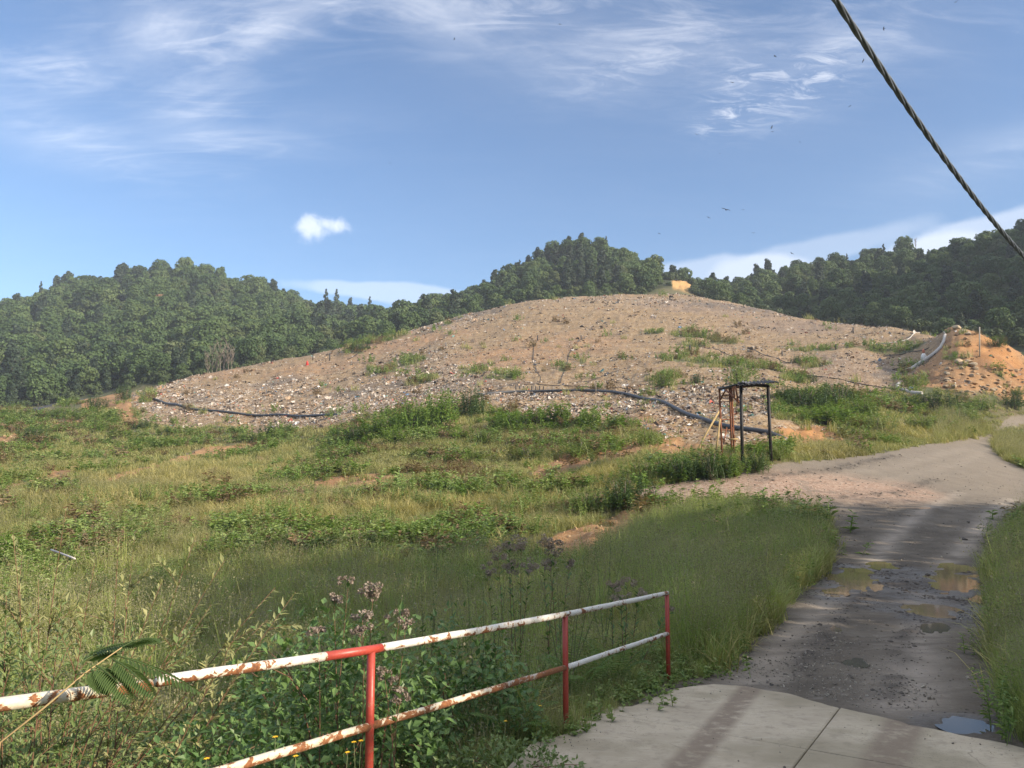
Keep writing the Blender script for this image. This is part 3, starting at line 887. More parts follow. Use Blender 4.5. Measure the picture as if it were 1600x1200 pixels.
def build_terrain():
    V = np.stack([GX, GY, Z], 2).reshape(-1, 3)
    i = np.arange(NP - 1)[:, None] * NR + np.arange(NR - 1)[None, :]
    i = i.ravel()
    Q = np.stack([i, i + 1, i + NR + 1, i + NR], 1)     # phi grows clockwise, so this order faces up
    Q = Q[:, ::-1] if False else Q
    ctr = lambda a: a.ravel()[Q].mean(1)
    road = ctr(M_road * (1 - M_hill)); mound = ctr(M_mound * (1 - M_hill)); hill = ctr(M_hill)
    kind = np.where(hill > 0.5, 3, np.where(road > 0.45, 1, np.where(mound > 0.45, 2, 0)))
    for k, nm in ((0, 'ground'), (1, 'road'), (2, 'landfill_hill'), (3, 'wooded_hills')):
        q = Q[kind == k]
        used, inv = np.unique(q, return_inverse=True)
        inv = inv.reshape(q.shape)
        me = bpy.data.meshes.new(nm)
        me.vertices.add(len(used)); me.vertices.foreach_set('co', V[used].astype(np.float32).ravel())
        me.loops.add(q.size); me.loops.foreach_set('vertex_index', inv.ravel().astype(np.int32))
        me.polygons.add(len(q))
        me.polygons.foreach_set('loop_start', (np.arange(len(q)) * 4).astype(np.int32))
        me.polygons.foreach_set('loop_total', np.full(len(q), 4, np.int32))
        me.polygons.foreach_set('use_smooth', np.ones(len(q), bool))
        me.update(calc_edges=True)
        me.validate()
        for an, arr in ATTR.items():
            a = me.attributes.new(an, 'FLOAT', 'POINT')
            a.data.foreach_set('value', arr.ravel()[used].astype(np.float32))
        me.materials.append(MAT_GROUND)
        o = obj(nm, me)
        tag(o, kind='structure')


build_terrain()


# ------------------------------------------------------------------ haze
def haze():
    mb = MB()
    box(mb, (0, 0, 66), 1500, 1500, 152)
    m, t = newmat('haze')
    t.n('ShaderNodeOutputMaterial', {1: t.n('ShaderNodeVolumePrincipled', {'Color': (0.80, 0.88, 1.0), 'Density': HAZE, 'Anisotropy': 0.1}).outputs[0]})
    o = mb.build('haze', m, smooth=False)
    tag(o, kind='stuff')


HAZE = 0.00034
if HAZE > 0:
    haze()


# ------------------------------------------------------------------ trees
GREENS = [(0.040, 0.070, 0.026), (0.062, 0.104, 0.036), (0.085, 0.132, 0.044), (0.125, 0.165, 0.058)]
MAT_CROWN = foliage('broadleaf_crown', GREENS, 0.03, 0.22, 0.6, 0.2, oi_amt=0.62, isl_amt=0.28)
MAT_CROWN_PALE = foliage('pale_crown', [(0.07, 0.10, 0.035), (0.10, 0.13, 0.05), (0.13, 0.15, 0.065)], 0.05, 0.25)
MAT_CONIFER = foliage('conifer_crown', [(0.018, 0.034, 0.020), (0.030, 0.050, 0.026), (0.042, 0.065, 0.030)], 0.05, 0.10)
MAT_RUSTY = foliage('withered_crown', [(0.16, 0.085, 0.045), (0.24, 0.13, 0.07), (0.20, 0.14, 0.085)], 0.1, 0.2)
MAT_BARK = plain('bark', (0.13, 0.105, 0.08), 0.9, scale=3.0)
MAT_PALEBARK = plain('pale_bark', (0.34, 0.30, 0.24), 0.9, scale=3.0)


def crown_mesh(name, seed, height, rad, lobes, n, leaf, mat, shape='broad', base=0.22):
    rg = np.random.default_rng(seed)
    mb = MB()
    ctrs = []
    for k in range(lobes):
        t = (k + 0.5) / lobes
        if shape == 'broad':
            z = height * (base + 0.12 + 0.62 * t ** 0.8)
            spread = rad * 0.62 * math.sqrt(max(1 - (t * 0.95) ** 2, 0.05))
            r_ = rad * rg.uniform(0.34, 0.55)
        elif shape == 'tall':
            z = height * (base + 0.08 + 0.68 * t)
            spread = rad * 0.42 * (1 - 0.6 * t)
            r_ = rad * rg.uniform(0.4, 0.58) * (1 - 0.3 * t)
        else:
            z = height * (0.12 + 0.84 * t)
            spread = rad * 0.75 * (1 - t) ** 0.8
            r_ = rad * (0.50 * (1 - t) + 0.14) * rg.uniform(0.8, 1.1)
        a = k * 2.4 + rg.uniform(-0.4, 0.4)
        ctrs.append((spread * math.cos(a) * rg.uniform(0.75, 1.1), spread * math.sin(a) * rg.uniform(0.75, 1.1), z, r_))
    if shape == 'broad':
        ctrs.append((0, 0, height * 0.58, rad * 0.62))
    wts = np.array([c[3] ** 2 for c in ctrs]); wts /= wts.sum()
    which = rg.choice(len(ctrs), n, p=wts)
    cc = np.array(ctrs)[which]
    d = _nrm(rg.normal(size=(n, 3)) + np.array([0, 0, 0.25]))
    sq = np.array([1, 1, 0.78 if shape != 'tall' else 1.05])
    rr_ = cc[:, 3:4] * rg.uniform(0.62, 1.12, (n, 1)) ** 0.7
    Pp = cc[:, :3] + d * rr_ * sq
    Pp[:, 2] = np.maximum(Pp[:, 2], height * 0.06)
    Nn = _nrm(d + rg.normal(size=(n, 3)) * 0.45 + np.array([0, 0, 0.25]))
    quads(mb, Pp, Nn, leaf * rg.uniform(0.6, 1.25, n), rng=rg)
    return mb.mesh(name, mat, smooth=False)


def trunk_mesh(name, seed, height, rad, mat, limbs=4):
    rg = random.Random(seed)
    mb = MB()
    top = height * 0.7
    pts = [Vector((0, 0, -0.6))]
    for k in range(1, 5):
        pts.append(Vector((rg.uniform(-.2, .2) * k * 0.5, rg.uniform(-.2, .2) * k * 0.5, top * k / 4)))
    tube(mb, pts, [rad, rad * .85, rad * .65, rad * .4, rad * .15], 7)
    for k in range(limbs):
        a = rg.uniform(0, 6.28); z = top * rg.uniform(.4, .8)
        l_ = height * rg.uniform(.18, .3)
        tube(mb, [(0, 0, z), (math.cos(a) * l_ * .5, math.sin(a) * l_ * .5, z + l_ * .5), (math.cos(a) * l_, math.sin(a) * l_, z + l_ * .8)], [rad * .4, rad * .25, rad * .06], 5)
    return mb.mesh(name, mat)


TREE_KINDS = []          # (word, crown mesh, trunk mesh, height, radius)
for k in range(5):
    hgt = (9.0, 8.2, 10.0, 7.6, 9.4)[k]; rad = (4.2, 4.0, 4.4, 3.6, 3.9)[k]
    TREE_KINDS.append(('broadleaf_tree', crown_mesh('crown', 100 + k, hgt, rad, (9, 8, 11, 7, 10)[k], 1700, 0.42, MAT_CROWN), trunk_mesh('trunk', 50 + k, hgt, 0.24, MAT_BARK), hgt, rad))
KT = len(TREE_KINDS)
TREE_KINDS.append(('tall_tree', crown_mesh('crown', 120, 13, 3.0, 11, 1700, 0.42, MAT_CONIFER, 'tall', 0.15), trunk_mesh('trunk', 70, 13, 0.28, MAT_BARK), 13, 3.0))
TREE_KINDS.append(('conifer_tree', crown_mesh('crown', 121, 12, 2.6, 14, 1600, 0.36, MAT_CONIFER, 'cone'), trunk_mesh('trunk', 71, 12, 0.25, MAT_BARK), 12, 2.6))
TREE_KINDS.append(('pale_tree', crown_mesh('crown', 122, 8.5, 3.8, 9, 1700, 0.40, MAT_CROWN_PALE), trunk_mesh('trunk', 72, 8.5, 0.24, MAT_BARK), 8.5, 3.8))
TREE_KINDS.append(('withered_tree', crown_mesh('crown', 123, 7.0, 3.0, 8, 1100, 0.36, MAT_RUSTY), trunk_mesh('trunk', 73, 7.0, 0.2, MAT_BARK), 7.0, 3.0))
_proto = {}


def place_tree(k, x, y, s, rz, label, group=None, sink=0.3, sz=None):
    loc = (x, y, gz(x, y) - sink)
    if k not in _proto:
        word, cm, tm, h_, r_ = TREE_KINDS[k]
        root = empty(word, loc, label, 'tree', group, rz, s)
        obj('crown', cm, root); obj('trunk', tm, root)
        _proto[k] = root
        o = root
    else:
        o = copy_tree(_proto[k], loc, rz, s, label)
        if group: o['group'] = group
        elif 'group' in o: del o['group']
    if sz: o.scale = (s, s, s * sz)
    return o


def sky_slope():
    S = (Z - EYE) / RR
    return np.maximum.accumulate(S, axis=1)


CUMS = sky_slope()
# named trees that stand out in the photograph
SPECIAL = [
    (5, 428, 433, 395, 1.15, 'tall dark tree, taller of the two together on the right shoulder of the left hill'),
    (5, 444, 449, 400, 0.85, 'smaller dark tree right beside the tallest one on the left hill shoulder'),
    (6, 510, 449, 440, 1.15, 'left one of two slim dark conifers side by side in the saddle'),
    (6, 526, 449, 440, 1.15, 'right one of two slim dark conifers side by side in the saddle'),
    (5, 547, 462, 440, 0.85, 'round dark conifer right of the two slim ones in the saddle'),
    (6, 578, 461, 445, 1.05, 'single slim dark conifer nearest the low cloud over the saddle'),
    (0, 290, 404, 418, 1.15, 'broad tree crowning the very top of the left wooded hill'),
    (3, 345, 419, 415, 1.0, 'small rounded tree standing proud right of the left hill top'),
    (6, 65, 434, 420, 0.7, 'dark tree breaking the skyline near the left picture edge'),
    (5, 889, 366, 337, 0.85, 'left of two round crowned trees rising from the middle hill top'),
    (5, 908, 361, 338, 0.9, 'right of two round crowned trees rising from the middle hill top'),
    (6, 947, 367, 338, 0.55, 'little pointed tree on the middle hill right of its summit pair'),
    (5, 855, 382, 330, 0.75, 'tree on the left shoulder of the middle hill just below the summit pair'),
    (5, 806, 408, 328, 0.70, 'dark knobbly tree sticking up on the left slope of the middle hill'),
    (6, 812, 404, 330, 0.6, 'thin dark treetop beside the knobbly tree on the middle hill'),
    (5, 1051, 412, 300, 0.85, 'slender tree with open crown just above the ochre cutting'),
    (0, 1068, 420, 302, 0.85, 'bushy tree right behind the ochre cutting'),
    (1, 1093, 437, 300, 0.6, 'small lone grey green tree right of the ochre cutting'),
    (3, 1108, 456, 300, 0.35, 'tiny shrubby tree in the gap between middle and right hills'),
    (6, 1380, 379, 322, 0.65, 'dark pointed conifer on the right hill skyline'),
    (0, 1412, 372, 315, 1.05, 'broad dark domed pine on the right hill skyline'),
    (6, 1304, 397, 335, 0.38, 'small dark spire left on the grassy right hill crest'),
    (6, 1323, 395, 335, 0.45, 'taller of two small spires on the grassy right hill crest'),
]
special_xy = []
for k, px, py, Y, s, lab in SPECIAL:
    top = P3(px, py, Y)
    x, y = top.x, top.y
    g0 = gz(x, y)
    h_ = TREE_KINDS[k][3]
    need = (top.z - g0 + 0.3)
    sz = None
    sc = s
    if need > 1.0:
        sz = min(max(need / (h_ * s), 0.6), 1.9)
    place_tree(k, x, y, sc, RNG.uniform(0, 6.28), lab, None, 0.3, sz)
    special_xy.append((x, y))


def ground_far(px, py, Ymin):
    """ground point on the hills seen at a photo spot, beyond Ymin"""
    d = pix_dir(px, py); hz = math.hypot(d.x, d.y); ph = math.atan2(d.x, d.y)
    col = _colinterp(Z, ph); ray = EYE + d.z / hz * rr
    ok = np.nonzero((col >= ray) & (rr * math.cos(ph) > Ymin))[0]
    j = ok[0] if len(ok) else NR - 80
    return rr[j] * math.sin(ph), rr[j] * math.cos(ph)


for k, px, py, s, lab in ((8, 248, 500, 1.25, 'withered reddish brown tree halfway up the left wooded hill'),
                          (8, 343, 518, 0.8, 'smaller withered reddish tree on the lower right of the left hill'),
                          (7, 372, 566, 1.0, 'pale yellow green tree beside the bare trunks at the mound edge'),
                          (7, 505, 532, 0.95, 'pale olive tree behind the mound edge under the saddle'),
                          (7, 415, 508, 0.9, 'pale green tree high on the right flank of the left hill'),
                          (7, 165, 560, 1.0, 'yellowish green tree in the lower middle of the left hill')):
    x, y = ground_far(px, py, 190)
    place_tree(k, x, y, s, 1.0, lab)
    special_xy.append((x, y))

# the woods: every tree its own place; those that show largest are things, the rest one mass per hill
cand = []
for gx in np.arange(-300, 330, 6.4):
    for gy in np.arange(120, 478, 6.9):
        x = gx + RNG.uniform(-2.4, 2.4); y = gy + RNG.uniform(-2.4, 2.4)
        cand.append((x, y))
cand = np.array(cand)
ph = np.arctan2(cand[:, 0], cand[:, 1])
hillv = gza(cand[:, 0], cand[:, 1], M_hill); openv = gza(cand[:, 0], cand[:, 1], M_open); cutv = gza(cand[:, 0], cand[:, 1], M_cut)
Rc = np.hypot(cand[:, 0], cand[:, 1])
pxc = 800 + F * np.tan(ph)
gap = (pxc > 1036) & (pxc < 1112) & (cand[:, 1] < 420)
keep = (hillv > 0.55) & (np.abs(ph) < R(41)) & (openv < 0.25) & (cutv < 0.2) & ~gap & ~((pxc > 1465) & (pxc < 1640) & (cand[:, 1] < 150))
cand = cand[keep]; ph = ph[keep]; Rc = Rc[keep]; pxc = pxc[keep]
zc = gza(cand[:, 0], cand[:, 1])
ii = np.clip(np.searchsorted(phis, ph), 0, NP - 1)
jj = np.clip(((np.log(np.maximum(Rc - 6, 1)) - LN0) / DLN).astype(int), 0, NR - 1)
hz_ = CUMS[ii, jj]
vis = (zc + 8.5 - EYE) / Rc > hz_ + 0.004
visfull = (zc + 3.0 - EYE) / Rc > hz_
infr = (pxc > -40) & (pxc < 1640)
size_mid = np.where(pxc > 1110, 0.70, np.where(pxc > 690, 0.78, 1.0))
edge_small = np.clip((Rc * np.cos(ph) - np.interp(ph, [math.atan((p - 800) / F) for p in (0, 400, 800, 1200, 1600)], [197, 210, 246, 216, 135])) / 30, 0, 1)
scl = (RNG.triangular(0.55, 0.85, 1.40, len(cand)) * size_mid) * (0.66 + 0.34 * edge_small)
kinds = RNG.integers(0, KT, len(cand))
kinds[RNG.random(len(cand)) < 0.10] = KT + 2
clus = fbm(cand[:, 0] / 45, cand[:, 1] / 45, 2, 0.5, 91)
kinds[(RNG.random(len(cand)) < np.clip(clus * 1.3 - 0.1, 0, 0.55))] = KT
kinds[(RNG.random(len(cand)) < np.clip(-clus * 0.8 - 0.15, 0, 0.35))] = KT + 1
kinds[(RNG.random(len(cand)) < 0.07)] = KT
score = np.where(vis & infr, scl / Rc * np.where(visfull, 1.0, 0.5), -1)
order = np.argsort(-score)
WHERE = [('left wooded hill', pxc < 690), ('middle wooded hill', (pxc >= 690) & (pxc <= 1100)), ('right wooded hill', pxc > 1100)]
hillname = np.where(pxc < 690, 0, np.where(pxc <= 1100, 1, 2))
as_thing = np.zeros(len(cand), bool)
budget = 300 - len(SPECIAL) - 6 - 14
as_thing[order[:budget]] = True
as_thing &= score > 0
DESCR = ['broad dark leafy tree', 'rounded green leafy tree', 'large spreading green tree', 'low bushy green tree', 'lumpy crowned green tree', 'tall dark narrow tree', 'slim dark conifer', 'paler yellow green tree', 'withered tree']
for i in np.nonzero(as_thing)[0]:
    hn = ('left', 'middle', 'right')[hillname[i]]
    pxi = pxc[i]
    zone = ('at the far left of', 'below the summit of', 'on the right flank of', 'in the saddle right of')[int(np.digitize(pxi, (150, 330, 520)))] if hillname[i] == 0 else (('on the left tail of', 'on the left slope of', 'below the top of', 'on the right slope of')[int(np.digitize(pxi, (770, 860, 950)))] if hillname[i] == 1 else ('at the left end of', 'left of the middle of', 'right of the middle of', 'at the far right of')[int(np.digitize(pxi, (1250, 1380, 1500)))])
    far_ = Rc[i] > (270, 285, 215)[hillname[i]]
    deep_ = Rc[i] > (330, 315, 262)[hillname[i]]
    band = 'near the skyline' if deep_ else ('halfway up' if far_ else 'at the lower edge')
    lab = '%s %s, %s the %s hill' % (DESCR[kinds[i]], band, zone, hn)
    grp = '%ss %s, %s the %s hill' % (DESCR[kinds[i]], band, zone, hn)
    place_tree(int(kinds[i]), cand[i, 0], cand[i, 1], float(scl[i]), float(RNG.uniform(0, 6.28)), lab, grp)
rest = ~as_thing & (vis | (RNG.random(len(cand)) < 0.35))
n_ = int(rest.sum())
Pr = np.stack([cand[rest, 0], cand[rest, 1], zc[rest] - 0.3], 1)
o = scatter('distant_wood', Pr, np.stack([np.zeros(n_), np.zeros(n_), RNG.uniform(0, 6.28, n_)], 1), scl[rest] * RNG.uniform(0.9, 1.1, n_), kinds[rest], [t_[1] for t_ in TREE_KINDS])
tag(o, 'dense wood of many leafy trees covering the hills behind the mound', 'wood', kind='stuff')
print('TREES things', int(as_thing.sum()), 'rest', n_, 'cand', len(cand))

# low scrub filling the edge of the wood and the grassy right hill
MAT_SCRUB = foliage('scrub', [(0.04, 0.065, 0.025), (0.07, 0.10, 0.035), (0.10, 0.13, 0.05)], 0.08, 0.25)
SCRUB = [crown_mesh('scrub', 300 + k, 2.6, 1.9, 6, 520, 0.26, MAT_SCRUB, 'broad', 0.0) for k in range(3)]
sp = []
for _ in range(9000):
    a_ = RNG.uniform(R(-38), R(38)); r_ = RNG.uniform(115, 430)
    x, y = r_ * math.sin(a_), r_ * math.cos(a_)
    sp.append((x, y, r_, a_))
sp = np.array(sp)
hv = gza(sp[:, 0], sp[:, 1], M_hill); cv = gza(sp[:, 0], sp[:, 1], M_cut); ov = gza(sp[:, 0], sp[:, 1], M_open)
ok = (hv > 0.1) & (cv < 0.45) & ((ov < 0.4) | (RNG.random(len(sp)) < 0.25))
pxs = 800 + F * np.tan(sp[:, 3])
ok &= ~((pxs > 1465) & (pxs < 1640) & (sp[:, 1] < 142))
sp = sp[ok]; n_ = len(sp)
o = scatter('scrub', np.stack([sp[:, 0], sp[:, 1], gza(sp[:, 0], sp[:, 1]) - 0.3], 1), np.stack([np.zeros(n_), np.zeros(n_), RNG.uniform(0, 6.28, n_)], 1), RNG.uniform(0.5, 1.3, n_), RNG.integers(0, 3, n_), SCRUB)
tag(o, 'low green scrub between the trees of the hills', 'scrub', kind='stuff')

# leafless trunks at the edge of the mound
MAT_BARE = plain('bare_wood', (0.19, 0.16, 0.125), 0.9, scale=2.0)


def bare_tree_mesh(seed, h_):
    rg = random.Random(seed); mb = MB()
    lean = Vector((rg.uniform(-.08, .08), rg.uniform(-.05, .05), 1))
    tube(mb, [lean * (h_ * t_ * 1.0) + Vector((rg.uniform(-.1, .1), 0, -0.3)) for t_ in (0, .3, .6, .85, 1)], [0.10, 0.085, 0.065, 0.04, 0.012], 6)
    br = MB()
    for k in range(16):
        t_ = rg.uniform(0.3, 0.95); a = rg.uniform(0, 6.28); l_ = h_ * rg.uniform(.15, .32)
        b0 = lean * (h_ * t_)
        d_ = Vector((math.cos(a) * .45, math.sin(a) * .45, 0.9)).normalized()
        tube(br, [b0, b0 + d_ * l_ * .5, b0 + d_ * l_ + Vector((0, 0, l_ * .1))], [0.06, 0.045, 0.012], 5)
        for q in range(2):
            c0 = b0 + d_ * l_ * rg.uniform(.3, .8)
            tube(br, [c0, c0 + Vector((rg.uniform(-.6, .6), rg.uniform(-.6, .6), .9)) * l_ * .45], [0.03, 0.01], 4)
    return mb.mesh('trunk', MAT_BARE), br.mesh('branch', MAT_BARE)


for k, px in enumerate((322, 328, 335, 341, 348, 354, 359)):
    Y = 186 + (k % 3) * 1.5
    x = (px - 800) / F * Y
    tm, bm_ = bare_tree_mesh(400 + k, (6.5, 7.5, 6.0, 8.0, 7.0, 8.2, 6.2)[k])
    g_ = empty('bare_tree', (x, Y, gz(x, Y) - 0.2), 'thin pale leafless tree among the bare trunks at the mound edge', 'tree', 'bare trees at the mound edge')
    obj('trunk', tm, g_); obj('branch', bm_, g_)
tm, bm_ = bare_tree_mesh(430, 5.5)
x, y = P3(1431, 380, 312).x, 312
g_ = empty('bare_tree', (x, y, P3(1431, 391, 312).z - 0.8), 'pale leafless tree beside the broad domed pine on the right skyline', 'tree')
obj('trunk', tm, g_); obj('branch', bm_, g_)

# the wooded bank to the right of and behind the viewpoint; its trees keep the near road in shade
SHADE = []
for s_, a_, k_ in ((7.6, -15, 1.0), (11, -14, 1.30), (14.5, -14, 1.40), (19, -14, 1.38), (23.5, -15.5, 1.25), (28, -18, 1.18), (32, -21, 1.10), (36, -25, 1.02), (39.5, -28, 0.9), (6.2, -17, 1.05), (7.6, -21, 1.35), (34, -26, 1.1)):
    SHADE.append((-math.sin(SUN_AZ) * a_ + math.cos(SUN_AZ) * s_, math.cos(SUN_AZ) * a_ + math.sin(SUN_AZ) * s_, k_))
n_ = len(SHADE)
SH = np.array(SHADE)
o = scatter('roadside_wood', np.stack([SH[:, 0], SH[:, 1], gza(SH[:, 0], SH[:, 1]) - 1.2], 1), np.stack([np.zeros(n_), np.zeros(n_), RNG.uniform(0, 6.28, n_)], 1), SH[:, 2], np.arange(n_) % 3, [crown_mesh('thin_crown', 150 + k, 9.0, 4.2, 10, 1200, 0.235, MAT_CROWN, base=0.10) for k in range(3)])
tag(o, 'leafy trees on the bank beside the road behind the viewpoint', 'wood', kind='stuff')

# ------------------------------------------------------------------ concrete slabs, puddles, stones on the road
def slab_material():
    m, t = newmat('old_concrete')
    geo = t.n('ShaderNodeNewGeometry'); P = geo.outputs['Position']
    n1_ = t.noise(P, 1.3, 5.0, 0.6); n2_ = t.noise(P, 9.0, 6.0, 0.65); n3_ = t.noise(P, 60.0, 3.0, 0.6)
    st = t.noise(t.n('ShaderNodeMapping', {'Vector': P, 'Rotation': (0, 0, R(12)), 'Scale': (1.0, 9.0, 1.0)}).outputs[0], 5.0, 5.0, 0.7)
    c = t.mix(t.smooth(n1_, 0.3, 0.7), (0.37, 0.315, 0.235), (0.48, 0.415, 0.315))
    c = t.mix(t.math('MULTIPLY', t.smooth(st, 0.55, 0.70), 0.45), c, (0.58, 0.53, 0.45))
    c = t.mix(t.math('MULTIPLY', t.smooth(n2_, 0.50, 0.68), 0.35), c, (0.15, 0.13, 0.105))
    c = t.mix(t.math('MULTIPLY', t.smooth(n1_, 0.56, 0.68), 0.35), c, (0.22, 0.195, 0.125))
    ck = t.n('ShaderNodeTexVoronoi', {'Vector': t.n('ShaderNodeVectorMath', {0: P, 1: t.n('ShaderNodeVectorMath', {0: t.n('ShaderNodeTexNoise', {'Vector': P, 'Scale': 2.5, 'Detail': 4.0}).outputs['Color'], 1: (0.35, 0.35, 0.0)}, operation='MULTIPLY').outputs[0]}, operation='ADD').outputs[0], 'Scale': 0.42}, feature='DISTANCE_TO_EDGE').outputs['Distance']
    c = t.mix(t.math('MULTIPLY', t.math('SUBTRACT', 1.0, t.smooth(ck, 0.001, 0.005)), t.math('MULTIPLY', t.smooth(n1_, 0.5, 0.6), 0.45)), c, (0.10, 0.085, 0.065))
    n0_ = t.noise(P, 0.55, 4.0, 0.6)
    c = t.mix(t.math('MULTIPLY', t.smooth(n0_, 0.44, 0.60), 0.62), c, (0.22, 0.19, 0.125))
    c = t.mix(t.math('MULTIPLY', t.smooth(t.noise(P, 3.4, 5.0, 0.7), 0.55, 0.7), 0.4), c, (0.24, 0.20, 0.15))
    # mud carried on by wheels along two tracks
    sp = t.n('ShaderNodeSeparateXYZ', {0: P})

    def track(p, q, wd):
        a, b = hit(*p), hit(*q)
        d = Vector((b.x - a.x, b.y - a.y)).normalized()
        nx, ny = -d.y, d.x
        dist = t.math('ABSOLUTE', t.math('SUBTRACT', t.math('ADD', t.math('MULTIPLY', sp.outputs[0], nx), t.math('MULTIPLY', sp.outputs[1], ny)), a.x * nx + a.y * ny))
        return t.math('SUBTRACT', 1.0, t.smooth(t.math('ADD', dist, t.math('MULTIPLY', t.math('SUBTRACT', n2_, 0.5), 0.12)), wd * 0.55, wd * 1.25))
    tr = t.math('ADD', track((1172, 1078), (1095, 1165), 0.13), track((1414, 1128), (1378, 1199), 0.17), clamp=True)
    c = t.mix(t.math('MULTIPLY', tr, t.math('MULTIPLY', t.smooth(n2_, 0.25, 0.55), 0.85)), c, (0.20, 0.155, 0.115))
    speck = t.math('MULTIPLY', t.smooth(n3_, 0.60, 0.68), t.smooth(n1_, 0.46, 0.6))
    c = t.mix(t.math('MULTIPLY', speck, 0.6), c, (0.11, 0.09, 0.07))
    b = t.n('ShaderNodeBump', {'Strength': 0.35, 'Distance': 0.01, 'Height': t.math('ADD', n2_, t.math('MULTIPLY', n3_, 0.5))})
    finish(t, t.n('ShaderNodeBsdfPrincipled', {'Base Color': c, 'Roughness': 0.88, 'Specular IOR Level': 0.3, 'Normal': b.outputs[0]}).outputs[0])
    return m


MAT_SLAB = slab_material()


def slab_z(x, y):
    return -0.0815 * y + 0.012


def W2(px, py):
    p = hit(px, py)
    return (p.x, p.y)


def shrink(poly, d):
    cx = sum(p[0] for p in poly) / len(poly); cy = sum(p[1] for p in poly) / len(poly)
    o = []
    for x, y in poly:
        l_ = math.hypot(x - cx, y - cy)
        o.append((x - (x - cx) / l_ * d, y - (y - cy) / l_ * d))
    return o


# the joint between left and right slabs and the joint across, as lines on the ground
jB1, jB2 = Vector(W2(1312, 1105)), Vector(W2(1240, 1197))
jdir = (jB2 - jB1).normalized()
jA1, jA2 = Vector(W2(1000, 1123)), Vector(W2(1254, 1168))
adir = (jA2 - jA1).normalized()


def isect(p, d, q, e):
    cr = d.x * e.y - d.y * e.x
    t_ = ((q.x - p.x) * e.y - (q.y - p.y) * e.x) / cr
    return p + d * t_


X = isect(jB1, jdir, jA1, adir)
nearB = X + jdir * 4.2
edgeL = [W2(985, 1104), W2(1050, 1078), W2(1085, 1073), W2(1117, 1071), W2(1143, 1072), W2(1167, 1074), W2(1200, 1080), W2(1233, 1084), W2(1272, 1095)]
edgeR = [W2(1340, 1111), W2(1367, 1117), W2(1390, 1122), W2(1417, 1130), W2(1460, 1138), W2(1500, 1147), W2(1550, 1156), W2(1596, 1166)]
farRight = X + adir * 3.6
leftA = X - adir * 2.15
leftside = [W2(830, 1178), W2(905, 1141)]
polys = [
    [tuple(leftA)] + edgeL + [tuple(jB1), tuple(X)],
    [tuple(X), tuple(jB1)] + edgeR + [tuple(farRight)],
    [tuple(X), tuple(nearB), tuple(nearB - adir * 2.9), (leftside[0][0] - 0.28, leftside[0][1] - 0.9), leftside[0], leftside[1], tuple(leftA)],
    [tuple(X), tuple(farRight), tuple(farRight + jdir * 4.2), tuple(nearB)],
]
pav = bpy.data.objects.new('concrete_pavement', None)
COL.objects.link(pav); tag(pav, kind='structure')
for poly in polys:
    poly = shrink(poly, 0.007)
    area = sum(poly[i][0] * poly[(i + 1) % len(poly)][1] - poly[(i + 1) % len(poly)][0] * poly[i][1] for i in range(len(poly)))
    if area < 0: poly = poly[::-1]
    fine = []
    for i in range(len(poly)):
        a, b = poly[i], poly[(i + 1) % len(poly)]
        k = max(1, int(math.hypot(b[0] - a[0], b[1] - a[1]) / 0.09))
        for j in range(k):
            t_ = j / k
            jit = 0.0 if k > 6 else 0.012
            fine.append((a[0] + (b[0] - a[0]) * t_ + random.uniform(-jit, jit), a[1] + (b[1] - a[1]) * t_ + random.uniform(-jit, jit)))
    n_ = len(fine)
    mb = MB()
    inner = shrink(fine, 0.012)
    V = [(x, y, slab_z(x, y)) for x, y in inner] + [(x, y, slab_z(x, y) - 0.008) for x, y in fine] + [(x, y, slab_z(x, y) - 0.16) for x, y in fine]
    Fs = [tuple(range(n_))]
    for i in range(n_):
        j = (i + 1) % n_
        Fs.append((n_ + i, n_ + j, j, i)); Fs.append((2 * n_ + i, 2 * n_ + j, n_ + j, n_ + i))
    mb.add(V, Fs)
    mb.build('slab', MAT_SLAB, pav, smooth=False)


def water_material(name, col):
    m, t = newmat(name)
    geo = t.n('ShaderNodeNewGeometry')
    n = t.noise(geo.outputs['Position'], 3.0, 3.0)
    c = t.mix(n, tuple(x * .8 for x in col), tuple(x * 1.15 for x in col))
    finish(t, t.n('ShaderNodeBsdfPrincipled', {'Base Color': c, 'Roughness': 0.05, 'IOR': 1.33, 'Specular IOR Level': 0.5}).outputs[0])
    return m


MAT_MUDDY = water_material('muddy_water', (0.15, 0.112, 0.072))
MAT_CLEAR = water_material('clear_water', (0.075, 0.068, 0.058))
for k, (c, ra, rb, zc_, ang) in enumerate(puddle_info):
    mb = MB()
    n_ = 40
    V = [(0, 0, 0)]
    for i in range(n_):
        a = 2 * math.pi * i / n_
        al, ac = 1.6 * rb * math.cos(a), 1.6 * ra * math.sin(a)
        V.append((al * math.cos(ang) - ac * math.sin(ang), al * math.sin(ang) + ac * math.cos(ang), 0))
    mb.add(V, [(0, 1 + i, 1 + (i + 1) % n_) for i in range(n_)])
    o = mb.build('puddle', MAT_CLEAR if k in (7, 8, 9, 10, 12) else MAT_MUDDY, None, loc=(c.x, c.y, zc_ - 0.014))
    tag(o, kind='structure')


def rock_mesh(name, seed, mat, sub=2, rough=0.28, flat=0.7):
    rg = random.Random(seed)
    bm = bmesh.new()
    bmesh.ops.create_icosphere(bm, subdivisions=sub, radius=0.5)
    planes = [(Vector((rg.gauss(0, 1), rg.gauss(0, 1), rg.gauss(0, 1))).normalized(), rg.uniform(0.20, 0.40)) for _ in range(11)]
    for v in bm.verts:
        for n_, d_ in planes:
            e = v.co.dot(n_) - d_
            if e > 0: v.co -= n_ * e * 0.92
        v.co *= 1 + rg.uniform(-rough, rough) * 0.18
        v.co.z *= flat
    me = bpy.data.meshes.new(name); bm.to_mesh(me); bm.free()
    me.materials.append(mat)
    return me


